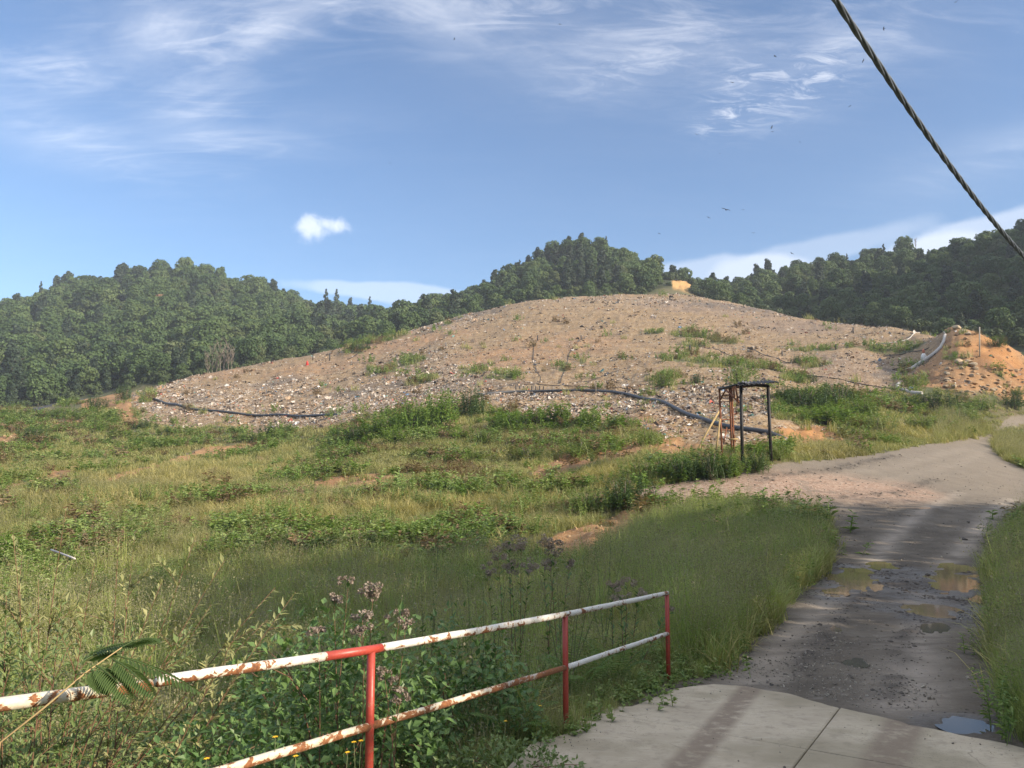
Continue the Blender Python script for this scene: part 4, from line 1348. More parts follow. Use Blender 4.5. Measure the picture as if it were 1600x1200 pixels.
def stone_mat(name, cols, scale=4.0):
    m, t = newmat(name)
    oi = t.n('ShaderNodeObjectInfo'); tcn = t.n('ShaderNodeTexCoord')
    n = t.noise(tcn.outputs['Object'], scale, 5.0, 0.65)
    k = len(cols)
    c = t.ramp(t.math('ADD', t.math('MULTIPLY', oi.outputs['Random'], 0.75), t.math('MULTIPLY', n, 0.3)), [(i / (k - 1), q) for i, q in enumerate(cols)])
    b = t.n('ShaderNodeBump', {'Strength': 0.4, 'Distance': 0.05, 'Height': n})
    finish(t, t.n('ShaderNodeBsdfPrincipled', {'Base Color': c, 'Roughness': 0.85, 'Normal': b.outputs[0]}).outputs[0])
    return m


MAT_GRAVEL = stone_mat('gravel', [(0.10, 0.088, 0.07), (0.18, 0.155, 0.125), (0.28, 0.25, 0.20), (0.42, 0.38, 0.32)])
GRAVEL = [rock_mesh('gravel', 600 + k, MAT_GRAVEL, 1) for k in range(4)]


def polar_points(n, a0, a1, r0, r1, rng=RNG):
    a = rng.uniform(a0, a1, n); l_ = rng.uniform(math.log(r0), math.log(r1), n)
    r_ = np.exp(l_)
    return r_ * np.sin(a), r_ * np.cos(a), r_, a


x, y, r_, a_ = polar_points(60000, R(3), R(36), 6, 60)
pr = gza(x, y, M_road) ; ps = gza(x, y, M_stone); pz = gza(x, y, M_slabz); psp = gza(x, y, M_spur)
pw = 0.035 + 0.5 * ps + 0.16 * psp + 0.30 * ((pr > 0.05) & (pr < 0.7)) * (r_ < 16)
pud = np.zeros(len(x), bool)
for c, ra, rb, zc_, ang in puddle_info:
    dx, dy = x - c.x, y - c.y
    pud |= (((dx * math.cos(ang) + dy * math.sin(ang)) / rb) ** 2 + ((-dx * math.sin(ang) + dy * math.cos(ang)) / ra) ** 2) < 1.4
ok = (pr > 0.12) & (pz < 0.12) & ~pud & (RNG.random(len(x)) < pw)
x, y, r_ = x[ok], y[ok], r_[ok]; n_ = len(x)
sz = RNG.lognormal(math.log(0.020), 0.5, n_).clip(0.010, 0.08) * (r_ / 10) ** 0.5
o = scatter('gravel', np.stack([x, y, gza(x, y) + sz * 0.12], 1), RNG.uniform(0, 6.28, (n_, 3)), sz, RNG.integers(0, 4, n_), GRAVEL)
tag(o, 'small grey stones lying on the muddy road', 'gravel', kind='stuff')

gx_, gy_, r_, a_ = polar_points(9000, R(0), R(40), 3.2, 9.5)
ok = gza(gx_, gy_, M_slabz) > 0.85
dfar = gza(gx_, gy_ + 0.5, M_slabz)
ok &= RNG.random(len(gx_)) < np.where(dfar < 0.6, 0.5, 0.07)
gx_, gy_ = gx_[ok], gy_[ok]; n_ = len(gx_)
sz = RNG.lognormal(math.log(0.008), 0.6, n_).clip(0.004, 0.03)
o = scatter('grit', np.stack([gx_, gy_, slab_z(gx_, gy_) + sz * 0.15], 1), RNG.uniform(0, 6.28, (n_, 3)), sz, RNG.integers(0, 4, n_), GRAVEL)
tag(o, 'grit and crumbs of soil scattered on the concrete slabs', 'grit', kind='stuff')

# clods and bits of mud churned up round the puddles
MAT_MUD = stone_mat('mud', [(0.045, 0.038, 0.032), (0.08, 0.068, 0.056), (0.10, 0.085, 0.07)])
CLODS = [rock_mesh('clod', 620 + k, MAT_MUD, 1, flat=0.5) for k in range(3)]
x, y, r_, a_ = polar_points(60000, R(12), R(36), 8, 75)
pr = gza(x, y, M_road); pw = gza(x, y, M_wet)
cl = fbm(x / 1.3, y / 1.3, 3, 0.6, 77)
pud = np.zeros(len(x), bool)
for c, ra, rb, zc_, ang in puddle_info:
    dx, dy = x - c.x, y - c.y
    pud |= (((dx * math.cos(ang) + dy * math.sin(ang)) / rb) ** 2 + ((-dx * math.sin(ang) + dy * math.cos(ang)) / ra) ** 2) < 1.3
ok = (pr > 0.6) & ~pud & (RNG.random(len(x)) < pw * np.clip(cl * 1.8 + 0.15, 0, 1) * 0.9 + 0.02 + 0.5 * gza(x, y, M_rut))
x, y, r_ = x[ok], y[ok], r_[ok]; n_ = len(x)
sz = RNG.lognormal(math.log(0.036), 0.5, n_).clip(0.015, 0.14) * (r_ / 16).clip(0.6, 2.0)
o = scatter('mud_clods', np.stack([x, y, gza(x, y)], 1), np.stack([np.zeros(n_), np.zeros(n_), RNG.uniform(0, 6.28, n_)], 1), sz, RNG.integers(0, 3, n_), CLODS)
tag(o, 'dark clods of mud round the puddles', 'mud', kind='stuff')


# ------------------------------------------------------------------ painted pipe railing
def rail_material(name, base, chip, chip_amt, dark):
    m, t = newmat(name)
    geo = t.n('ShaderNodeNewGeometry'); P = geo.outputs['Position']
    mp_ = t.n('ShaderNodeMapping', {'Vector': P, 'Rotation': (0, 0, R(-32)), 'Scale': (2.4, 1.0, 2.2)}).outputs[0]
    n = t.noise(mp_, 9.0, 7.0, 0.68, 0.6); nb_ = t.noise(P, 2.2, 3.0); nf_ = t.noise(P, 60.0, 4.0, 0.6)
    nz = t.n('ShaderNodeSeparateXYZ', {0: geo.outputs['Normal']}).outputs[2]
    x_ = t.math('ADD', t.math('ADD', n, t.math('MULTIPLY', t.math('SUBTRACT', nb_, 0.5), 0.55)), t.math('MULTIPLY', nz, -0.055))
    edge = t.smooth(x_, chip_amt, chip_amt + 0.02)
    halo = t.smooth(x_, chip_amt - 0.07, chip_amt + 0.02)
    c = t.mix(t.smooth(nf_, 0.35, 0.7), base, tuple(b * 0.82 for b in base))
    c = t.mix(t.math('MULTIPLY', halo, 0.45), c, chip)
    rust = t.mix(t.smooth(nf_, 0.35, 0.65), dark, (0.26, 0.105, 0.038))
    c = t.mix(edge, c, rust)
    h = t.math('ADD', t.math('MULTIPLY', edge, -0.6), t.math('MULTIPLY', nf_, 0.4))
    b = t.n('ShaderNodeBump', {'Strength': 0.5, 'Distance': 0.004, 'Height': h})
    rg_ = t.math('ADD', 0.42, t.math('MULTIPLY', edge, 0.45))
    finish(t, t.n('ShaderNodeBsdfPrincipled', {'Base Color': c, 'Roughness': rg_, 'Normal': b.outputs[0]}).outputs[0])
    return m


MAT_WHITE = rail_material('white_rail_paint', (0.66, 0.64, 0.58), (0.62, 0.46, 0.25), 0.53, (0.13, 0.05, 0.022))
MAT_YELLOWED = rail_material('yellowed_rail_paint', (0.60, 0.55, 0.44), (0.55, 0.36, 0.15), 0.475, (0.16, 0.062, 0.025))
MAT_RED = rail_material('red_rail_paint', (0.40, 0.055, 0.035), (0.45, 0.14, 0.09), 0.66, (0.17, 0.055, 0.03))
G_ = 0.45
posts = [(580, 1015, 1135, F * G_ / 120), (883, 960, 1043, F * G_ / 83), (1042, 927, 990, F * G_ / 63)]
tops = [P3(px, py, Y) for px, py, p2, Y in posts]
lows = [Vector((t_.x, t_.y, P3(px, p2, Y).z)) for t_, (px, py, p2, Y) in zip(tops, posts)]
rail = empty('railing', (tops[1].x, tops[1].y, gz(tops[1].x, tops[1].y)), 'low pipe railing with red posts and rust flaked white rails beside the concrete', 'railing')
off = -Vector(rail.location)


def part_tube(name, pts, rad, mat, parent=rail, o=off, sides=14):
    mb = MB()
    if name.endswith('_rail'):
        q = [Vector(pts[0])]
        for a_, b_ in zip(pts[:-1], pts[1:]):
            k_ = max(1, int((Vector(b_) - Vector(a_)).length / 0.22))
            for i_ in range(1, k_ + 1):
                j_ = 0.0022 if i_ < k_ else 0.0
                q.append(Vector(a_).lerp(Vector(b_), i_ / k_) + Vector((random.uniform(-j_, j_), random.uniform(-j_, j_), random.uniform(-j_, j_))))
        pts = q
    tube(mb, [Vector(p) + o for p in pts], rad, sides)
    return mb.build(name, mat, parent)


RT = 0.0235
d01 = (tops[0] - tops[1])
back = P3(0, 1101, 2.86)
back2 = back + (back - tops[0]) * 0.8
mid_j = tops[0] + (back - tops[0]) * 0.70
zoff = Vector((0, 0, -0.012))
lowback = Vector((back.x, back.y, back.z - 0.47)) + (Vector((back.x, back.y, 0)) - Vector((tops[0].x, tops[0].y, 0))) * 0.0
for (t_, l_) in zip(tops, lows):
    g0 = min(gz(t_.x, t_.y), l_.z - 0.2)
    part_tube('post', [(t_.x, t_.y, g0 - 0.35), (t_.x, t_.y, l_.z), (t_.x, t_.y, t_.z - 0.012)], RT, MAT_RED)
pb = back2
part_tube('post', [(pb.x, pb.y, gz(pb.x, pb.y) - 0.3), (pb.x, pb.y, pb.z - 0.02)], RT, MAT_RED)
# rails, span by span; the left top rail is two lengths of pipe that do not quite meet
dj = (mid_j - tops[0]).normalized()
part_tube('top_rail', [back2, back, mid_j + zoff + dj * 0.0], RT * 1.08, MAT_YELLOWED)['label'] = 'end length of top rail streaked with brown rust'
part_tube('top_rail', [mid_j - dj * 0.03, tops[0] + dj * 0.36], RT, MAT_WHITE)
red1 = part_tube('top_rail', [tops[0] + dj * 0.36, tops[0] + dj * 0.0, tops[0] + (tops[1] - tops[0]) * 0.035], RT * 1.03, MAT_RED)
red1['label'] = 'red painted piece of top rail at the nearest post'
part_tube('top_rail', [tops[0] + (tops[1] - tops[0]) * 0.035, tops[0] + (tops[1] - tops[0]) * 0.5 + Vector((0, 0, -0.004)), tops[1]], RT, MAT_WHITE)
part_tube('top_rail', [tops[1], tops[2] + (tops[2] - tops[1]) * 0.006], RT, MAT_WHITE)
part_tube('lower_rail', [lows[0] + (lows[0] - lows[1]) * 1.35 + Vector((0, 0, 0.0)), lows[0]], RT * 0.95, MAT_YELLOWED)
part_tube('lower_rail', [lows[0], lows[0] + (lows[1] - lows[0]) * 0.62], RT * 0.93, MAT_YELLOWED)
rl = part_tube('lower_rail', [lows[0] + (lows[1] - lows[0]) * 0.62, lows[1]], RT * 0.93, rail_material('rusted_rail', (0.45, 0.40, 0.33), (0.35, 0.18, 0.08), 0.43, (0.20, 0.08, 0.032)))
rl['label'] = 'mostly rust brown stretch of lower rail'
part_tube('lower_rail', [lows[1], lows[2]], RT * 0.93, MAT_WHITE)

# ------------------------------------------------------------------ twisted cable overhead
MAT_CABLE = plain('cable_sheath', (0.10, 0.12, 0.15), 0.55, 0.0, 0.35, 30.0, 0.0, 0.5)
A_ = P3(1303, -4, 2.5); B_ = P3(1603, 404, 4.5)
cab = empty('overhead_cable', A_, 'thick grey twisted cable slanting across the sky at upper right', 'cable')
rc = 0.0053
for k in range(4):
    pts = []
    for i in range(420):
        t_ = -0.5 + 2.3 * i / 419
        p = A_ + (B_ - A_) * t_ + Vector((0, 0, -0.055 * (1 - (2 * t_ - 1) ** 2)))
        d_ = (B_ - A_).normalized()
        xx = d_.cross(Vector((0, 0, 1))).normalized(); yy = d_.cross(xx)
        a = 2 * math.pi * (t_ * (B_ - A_).length / 0.46 + k / 4)
        pts.append(p + (xx * math.cos(a) + yy * math.sin(a)) * rc * 1.3 - A_)
    mb = MB(); tube(mb, pts, rc, 8)
    mb.build('strand', MAT_CABLE, cab)

# ------------------------------------------------------------------ rusty frame shelter by the road
MAT_TAR = plain('tarred_steel', (0.022, 0.020, 0.020), 0.6, 0.2, 0.4, 4.0, 0.3)
MAT_RUST = plain('rusty_steel', (0.20, 0.075, 0.035), 0.85, 0.1, 0.45, 3.0, 0.4)
MAT_SHEET = plain('weathered_sheet', (0.10, 0.10, 0.105), 0.6, 0.3, 0.5, 2.0, 0.3)
MAT_WOODP = plain('yellow_wood', (0.36, 0.26, 0.12), 0.8, 0.0, 0.25, 5.0, 0.2)
YF, YB = 39.0, 42.2
fl, fr = P3(1157.5, 600, YF), P3(1200, 603, YF + 0.2)
flb, frb = P3(1160, 722, YF), P3(1205, 717, YF + 0.2)
bl, bm2 = P3(1124, 608, YB), P3(1140, 606, YB + 0.6)
shed = empty('frame_shelter', (fl.x, fl.y, gz(fl.x, fl.y)), 'open roofed frame shelter of black and rusty steel posts beside the road', 'shelter')
so = -Vector(shed.location)


def sp_(name, pts, rad, mat, sides=8):
    return part_tube(name, pts, rad, mat, shed, so, sides)


for tp, bt in ((fl, flb), (fr, frb)):
    bt = Vector((bt.x, bt.y, min(bt.z, gz(bt.x, bt.y)) - 0.5))
    q = sp_('post', [bt, tp], 0.085, MAT_TAR)
for tp, dx in ((bl, 0.06), (bm2, 0.02), (P3(1143, 606, YB + 0.3), 0.05)):
    bt = Vector((tp.x + dx, tp.y, gz(tp.x, tp.y) - 0.4))
    q = sp_('post', [bt, tp], 0.055, MAT_RUST); q['label'] = 'rust red rear post'
br = P3(1186, 602, YB + 0.4)
for a, b, r_, m_ in ((bl, fl, 0.075, MAT_TAR), (fl, fr, 0.085, MAT_TAR), (bl, bm2, 0.05, MAT_RUST), (bm2, br, 0.06, MAT_RUST), (br, fr, 0.06, MAT_TAR), (bm2, fl + Vector((0, 0, 0.05)), 0.05, MAT_TAR)):
    sp_('beam', [a, b], r_, m_)
for a, b in ((P3(1134, 609, 41), P3(1155, 629, 39.2)), (P3(1134, 609, 41), P3(1126, 624, YB)), (P3(1149, 603, 39.6), P3(1153, 626, 39.2)), (P3(1146, 604, 39.8), P3(1147, 618, 39.8))):
    sp_('brace', [a, b], 0.045, MAT_RUST)
for py in (619, 628, 656, 672):
    sp_('rung', [P3(1125, py, YB), P3(1140.5, py - 0.5, YB + 0.6)], 0.032, MAT_RUST, 6)
for py in (617, 622):
    sp_('rung', [P3(1132, py, YB), P3(1146, py - 0.5, YB + 0.6)], 0.028, MAT_RUST, 6)
sp_('cross_bar', [P3(1139, 686.5, 40.6), P3(1153, 686, 40.6)], 0.05, MAT_WOODP, 6)
sp_('prop', [P3(1144, 668, 41.5), P3(1149, 690, 40.5)], 0.035, MAT_RUST, 6)
sp_('prop', [P3(1135.5, 668, 41.5), P3(1131, 692, 41.0)], 0.035, MAT_RUST, 6)


def corrugated(c0, c1, c2, c3, waves, amp, th=0.02, bend=0.0):
    """corrugated sheet spanned by four corners (c0-c1 runs across the waves)"""
    mb = MB(); nu, nv = waves * 6, 6
    V = []
    for side in (0, 1):
        for j in range(nv + 1):
            for i in range(nu + 1):
                u, v = i / nu, j / nv
                p = (c0 * (1 - u) + c1 * u) * (1 - v) + (c3 * (1 - u) + c2 * u) * v
                p = p + Vector((0, 0, amp * math.sin(2 * math.pi * waves * u) - side * th - bend * max(0, u - 0.8) ** 2 * 25 * (1 - v)))
                V.append(p)
    Fq = []
    W_ = nu + 1; N_ = W_ * (nv + 1)
    for j in range(nv):
        for i in range(nu):
            a = j * W_ + i
            Fq.append((a, a + 1, a + W_ + 1, a + W_)); Fq.append((N_ + a + W_, N_ + a + W_ + 1, N_ + a + 1, N_ + a))
    for i in range(nu):
        Fq.append((N_ + i, N_ + i + 1, i + 1, i)); a = nv * W_ + i
        Fq.append((a, a + 1, N_ + a + 1, N_ + a))
    for j in range(nv):
        a = j * W_
        Fq.append((a, a + W_, N_ + a + W_, N_ + a)); a = j * W_ + nu
        Fq.append((N_ + a, N_ + a + W_, a + W_, a))
    mb.add([p + so for p in V], Fq)
    return mb


corrugated(P3(1151, 602, YF - 0.7), P3(1217, 597, YF - 0.5), P3(1206, 594, YB + 0.6), P3(1153, 597, YB + 0.6), 9, 0.035).build('roof_sheet', MAT_TAR, shed)
q = corrugated(P3(1158, 596, YF - 0.2), P3(1171, 600.5, YF - 0.4), P3(1174, 597, YF + 1.6), P3(1160, 595, YF + 1.6), 3, 0.03).build('roof_sheet', MAT_SHEET, shed)
q['label'] = 'loose grey sheet lying on the roof'
corrugated(P3(1123, 609, YB - 0.3), P3(1137, 604.5, YB - 1.2), P3(1139, 603.5, YB + 0.4), P3(1124, 608, YB + 0.6), 4, 0.03).build('roof_sheet', MAT_RUST, shed)
q = corrugated(P3(1202, 599, YF - 0.4), P3(1215, 595.5, YF - 0.5), P3(1213, 595, YF + 1.0), P3(1202, 598, YF + 1.0), 3, 0.03).build('roof_sheet', MAT_TAR, shed)
q['label'] = 'curled up roof corner'


def pole_thing(name, pts, rad, mat, label, cat, group=None, sides=8):
    base = Vector(pts[0])
    mb = MB(); tube(mb, [Vector(p) - base for p in pts], rad, sides)
    o = mb.build(name, mat, None, loc=base)
    return tag(o, label, cat, group)


def gp(px, py, lift=0.0):
    g_ = ground(px, py)
    return g_ + Vector((0, 0, lift))


b0 = ground(1084, 707); tpole = P3(1125, 640, b0.y + 1.2)
pole_thing('bamboo_pole', [b0 + Vector((0, 0, -0.2)), (b0 + tpole) / 2 + Vector((0, 0, -0.03)), tpole], 0.06, MAT_WOODP, 'long yellow pole leaning on the left of the frame shelter', 'pole')
b0 = P3(1119, 697, 41.0); pole_thing('bamboo_pole', [b0 + Vector((0, 0, -0.2)), P3(1125, 655, 42.0)], 0.05, MAT_WOODP, 'short yellow pole leaning upright inside the frame shelter', 'pole')

# ------------------------------------------------------------------ pipes and hoses lying on the mound
MAT_PIPE = plain('black_pipe', (0.035, 0.038, 0.043), 0.45, 0.0, 0.4, 1.5, 0.0, 0.5)
MAT_HOSE = plain('dark_hose', (0.030, 0.028, 0.028), 0.6)
MAT_CONC = plain('pale_concrete', (0.42, 0.40, 0.37), 0.85, 0.0, 0.2, 2.0, 0.2)


def along(pts, step=1.2):
    """points lying on the ground along a line of photo spots"""
    w_ = [hit(*p) for p in pts]
    o = []
    for a, b in zip(w_[:-1], w_[1:]):
        k = max(1, int((b - a).length / step))
        for i in range(k):
            t_ = i / k
            o.append((a.x + (b.x - a.x) * t_, a.y + (b.y - a.y) * t_))
    o.append((w_[-1].x, w_[-1].y))
    return o


def lying(name, pts, rad, mat, label, cat, group=None, sides=10, sink=0.2, wob=0.0):
    xy = along(pts)
    xa = np.array([p[0] for p in xy]); ya = np.array([p[1] for p in xy])
    if len(xa) > 6:
        k = np.array([1, 2, 3, 2, 1.0]); k /= k.sum()
        xs = np.convolve(np.pad(xa, 2, 'edge'), k, 'valid'); ys = np.convolve(np.pad(ya, 2, 'edge'), k, 'valid')
        xs[0], ys[0], xs[-1], ys[-1] = xa[0], ya[0], xa[-1], ya[-1]
        xa, ya = xs, ys
    za = gza(xa, ya)
    if len(za) > 6:
        k = np.array([1, 1, 1, 1, 1.0]) / 5
        zs = np.convolve(np.pad(za, 2, 'edge'), k, 'valid'); za = np.maximum(zs, za - rad * 0.8)
    P_ = [Vector((a, b, c + rad * (1 - sink) + wob * random.uniform(-1, 1))) for a, b, c in zip(xa, ya, za)]
    if name == 'drain_pipe':
        for i_, dz_ in ((-1, 0.75), (-2, 0.45), (-3, 0.2)):
            P_[i_].z -= dz_
    return pole_thing(name, P_, rad, mat, label, cat, group, sides)


lying('drain_pipe', [(748, 619), (768, 615), (793, 612), (825, 610), (855, 611), (889, 612), (931, 613), (963, 617), (995, 620), (1027, 626.6), (1048, 636), (1065, 645), (1090, 658), (1110, 664), (1130, 671), (1163, 676), (1197, 681), (1223, 686), (1246, 690), (1256, 692)],
      0.20, MAT_PIPE, 'thick black pipe curving along the foot of the mound past the shelter', 'pipe', sink=0.1)
lying('drain_pipe', [(218, 618), (262, 632), (300, 640), (332, 643), (365, 646), (420, 649), (480, 651), (545, 652)], 0.19, MAT_PIPE, 'long black pipe across the lower left end of the mound', 'pipe', sink=0.0)
hoses = [
    ([(852, 603), (880, 606), (920, 607), (960, 607.5), (1000, 609), (1020, 613), (1033, 621)], 0.10, 'thin black hose running just above the thick pipe'),
    ([(762, 611), (790, 604), (830, 601), (856, 604)], 0.10, 'thin hose bent above the left end of the thick pipe'),
    ([(840, 530), (834, 541), (833, 565), (838, 578), (845, 591), (843, 602)], 0.075, 'left of two dark hoses running straight up the middle of the mound'),
    ([(908, 531), (898, 542), (889, 551), (887, 565), (879, 587), (874, 600)], 0.075, 'right of two dark hoses running straight up the middle of the mound'),
    ([(569, 546), (560, 553), (550, 559), (543, 564)], 0.13, 'short dark hose slanting on the left shoulder of the mound'),
    ([(1098, 543), (1125, 548), (1156, 561), (1185, 575), (1215, 581)], 0.11, 'dark hose slanting down right of the black stake'),
    ([(1215, 581), (1265, 588), (1325, 599), (1365, 606), (1402, 611)], 0.11, 'long dark hose running right to the pale channel'),
    ([(1172, 546), (1205, 558), (1235, 570)], 0.10, 'dark hose on the right side of the mound above the green clumps'),
    ([(985, 575), (950, 583), (925, 591), (900, 598)], 0.09, 'faint dark hose slanting left down to the thick pipe'),
    ([(620, 640), (610, 643), (598, 650)], 0.10, 'short black hose above the bright green bushes'),
    ([(392, 612), (372, 622), (355, 632)], 0.09, 'pale short hose lying on the left end of the mound'),
    ([(1380, 556), (1420, 551), (1452, 546)], 0.12, 'upper dark hose crossing the gully beside the pale channel'),
    ([(1398, 575), (1435, 566), (1462, 552)], 0.12, 'lower dark hose crossing the gully beside the pale channel'),
]
for pts, r_, lab in hoses:
    lying('hose', pts, r_ * 0.62, MAT_HOSE if 'pale short' not in lab else MAT_CONC, lab, 'hose', 'hoses on the mound', 6, 0.0, 0.02)


def vertical(name, px, py_base, py_top, rad, mat, label, cat, group=None, Y=None):
    b = ground(px, py_base) if Y is None else Vector((P3(px, py_base, Y).x, Y, gz(P3(px, py_base, Y).x, Y)))
    tp = P3(px, py_top, b.y)
    b = Vector((b.x, b.y, b.z - 0.3))
    return pole_thing(name, [b, tp], rad, mat, label, cat, group)


# small branch hoses standing in a row on the thick pipe
for k in range(8):
    px = 806 + k * 6.2
    vertical('hose_stub', px, 608.5, 602.5 + (k % 2), 0.07, MAT_HOSE, 'short dark hose stub in the row on the thick pipe', 'hose', 'hose stubs along the thick pipe')
vertical('stake', 1078, 553, 540, 0.14, MAT_HOSE, 'black stake standing alone on the right half of the mound', 'stake')
vertical('stake', 931, 618, 599, 0.06, MAT_BARE, 'thin pale stick standing beside the thick pipe', 'stake')
for px, py, tp, lab in ((515, 562, 552, 'small dark stake right of the red marker'), (489, 562, 552, 'small dark stake nearest the red marker'), (1222, 555, 548, 'short stake right on the mound flank'), (1306, 545, 538, 'bent stake near the right edge of the mound'),
                        (908, 532, 524, 'stake at the top of the right middle hose'), (840, 531, 524, 'stake at the top of the left middle hose'), (1333, 520, 511, 'stake high on the right edge of the mound')):
    vertical('stake', px, py, tp, 0.11, MAT_HOSE, lab, 'stake', 'stakes on the mound')
MAT_REDP = plain('red_plastic', (0.55, 0.03, 0.025), 0.5)
mb = MB(); b = ground(480, 570)
tube(mb, [(0, 0, -0.1), (0, 0, 0.08)], [0.36, 0.36], 10); tube(mb, [(0, 0, 0.08), (0, 0, 0.55), (0, 0, 0.95)], [0.28, 0.22, 0.08], 10)
tag(mb.build('marker_cone', MAT_REDP, None, loc=b), 'small bright red marker on the left shoulder of the mound', 'marker')
# white and orange marker by the gully
b = ground(1443.5, 560.5)
mk = empty('marker_bollard', b, 'squat white marker with orange top beside the pale channel', 'marker')
MAT_WHITEP = plain('white_plastic', (0.72, 0.70, 0.66), 0.6); MAT_ORP = plain('orange_plastic', (0.52, 0.16, 0.08), 0.6)
mb = MB(); tube(mb, [(0, 0, -0.3), (0, 0, 0.1), (0, 0, 0.5), (0, 0, 0.8)], [0.42, 0.42, 0.36, 0.2], 12); mb.build('base', MAT_WHITEP, mk)
mb = MB(); tube(mb, [(0, 0, 0.8), (0, 0, 1.2), (0, 0, 1.5)], [0.17, 0.2, 0.07], 10); mb.build('top', MAT_ORP, mk)
# pale drainage channel on the right
lying('drain_channel', [(1477, 527), (1475, 538), (1463, 552), (1447, 563), (1430, 573), (1417, 582)], 0.27, MAT_CONC, 'upper length of pale concrete channel climbing beside the gully', 'channel', 'pale channel lengths', sink=0.25)
lying('drain_channel', [(1406, 598), (1401, 604), (1404, 611), (1415, 615), (1440, 621)], 0.24, MAT_CONC, 'lower hooked length of pale channel above the weeds', 'channel', 'pale channel lengths', sink=0.25)
lying('drain_channel', [(1376, 537), (1420, 530), (1462, 521), (1477, 527)], 0.09, MAT_CONC, 'thin pale channel along the top of the gully', 'channel', 'pale channel lengths', sink=0.2)
MAT_POLE = plain('pole_wood', (0.36, 0.32, 0.26), 0.85, 0, 0.2, 1.0)
vertical('utility_pole', 1487, 507, 473, 0.09, MAT_POLE, 'wooden pole standing on the crest of the orange dirt mound', 'pole')
q = vertical('utility_pole', 1530.5, 556, 511, 0.08, MAT_POLE, 'wooden pole standing halfway down the orange dirt slope', 'pole')
vertical('utility_pole', 1263.5, 492, 474, 0.10, MAT_POLE, 'distant pole on the skyline of the mound right side', 'pole')
MAT_STICK = plain('pale_stick', (0.55, 0.50, 0.46), 0.6)
b = P3(112, 871, 9.5); pole_thing('pale_stick', [P3(117, 873, 9.4), b, P3(80, 859, 9.7)], 0.012, MAT_STICK, 'pale straight stick poking out of the weeds at left', 'stick')

# boulders on the orange dirt slope
MAT_ROCK = stone_mat('ochre_rock', [(0.20, 0.115, 0.055), (0.33, 0.20, 0.095), (0.29, 0.235, 0.165), (0.43, 0.32, 0.19)], 2.5)
ROCKS = [rock_mesh('boulder', 640 + k, MAT_ROCK, 2) for k in range(6)]
spots = []
rg = random.Random(5)
while len(spots) < 72:
    px, py = rg.uniform(1478, 1600), rg.uniform(572, 620)
    lo = 545 + (1600 - px) * 0.10
    if py > 560 + 0.26 * abs(px - 1520) * (px < 1520) and all(abs(px - a) + abs(py - b) * 1.5 > 7 for a, b in spots):
        spots.append((px, py))
for k, (px, py) in enumerate(spots):
    p = ground(px, py)
    s_ = rg.uniform(0.35, 0.95)
    o = obj('boulder', ROCKS[k % 6], None, (p.x, p.y, p.z + s_ * 0.12))
    o.rotation_euler = (rg.uniform(-.3, .3), rg.uniform(-.3, .3), rg.uniform(0, 6.28)); o.scale = (s_ * rg.uniform(.8, 1.4), s_, s_ * rg.uniform(.8, 1.1))
    side = ('below the pale channel', 'below the middle pole', 'right of the middle pole', 'at the picture edge')[int(np.digitize(px, (1505, 1535, 1570)))]
    lev = 'high' if py < 586 else ('halfway down' if py < 603 else 'low')
    tag(o, 'ochre boulder %s on the orange rubble slope %s' % (lev, side), 'boulder', 'boulders %s on the rubble slope %s' % (lev, side))
p = ground(1508, 566)
for k in range(4):
    p = ground(1500 + k * 6, 563 + (k % 2) * 5)
    o = obj('boulder', ROCKS[k], None, (p.x, p.y, p.z + 0.2)); o.scale = (1.5, 1.3, 1.3); o.rotation_euler = (0.2, 0.1, k)
    tag(o, 'large pale boulder grouped near the middle of the dirt slope', 'boulder', 'pale boulders on the dirt slope')
# rocky knob on top of the dirt mound
for k, (px, py, s_) in enumerate(((1488, 512, 1.3), (1496, 517, 1.5), (1504, 522, 1.3), (1512, 527, 1.0), (1481, 515, 0.8))):
    p = ground(px, py)
    o = obj('boulder', ROCKS[k], None, (p.x, p.y, p.z + 0.1)); o.scale = (s_ * 1.2, s_, s_ * 1.1); o.rotation_euler = (0.3, 0.2, k * 1.3)
    tag(o, 'large weathered boulder on the crest of the dirt mound', 'boulder', 'boulders on the dirt mound crest')
MAT_RUBBLE = stone_mat('rubble', [(0.18, 0.105, 0.05), (0.30, 0.185, 0.09), (0.42, 0.31, 0.19)], 3.0)
RUB = [rock_mesh('rubble', 660 + k, MAT_RUBBLE, 1) for k in range(3)]
x, y, r_, a_ = polar_points(30000, R(-40), R(38), 12, 150)
pd = gza(x, y, M_dirt); pm = gza(x, y, M_mound); ppx = 800 + F * np.tan(a_)
ok = (pd > 0.35) & (RNG.random(len(x)) < np.where(ppx > 1390, 0.5, 0.32))
x, y, r_ = x[ok], y[ok], r_[ok]; n_ = len(x)
sz = RNG.lognormal(math.log(0.22), 0.5, n_).clip(0.06, 0.8) * (r_ / 90) ** 0.7
o = scatter('rubble', np.stack([x, y, gza(x, y)], 1), RNG.uniform(0, 6.28, (n_, 3)), sz, RNG.integers(0, 3, n_), RUB)
tag(o, 'ochre stones and crumbled soil on the bare patches', 'rubble', kind='stuff')


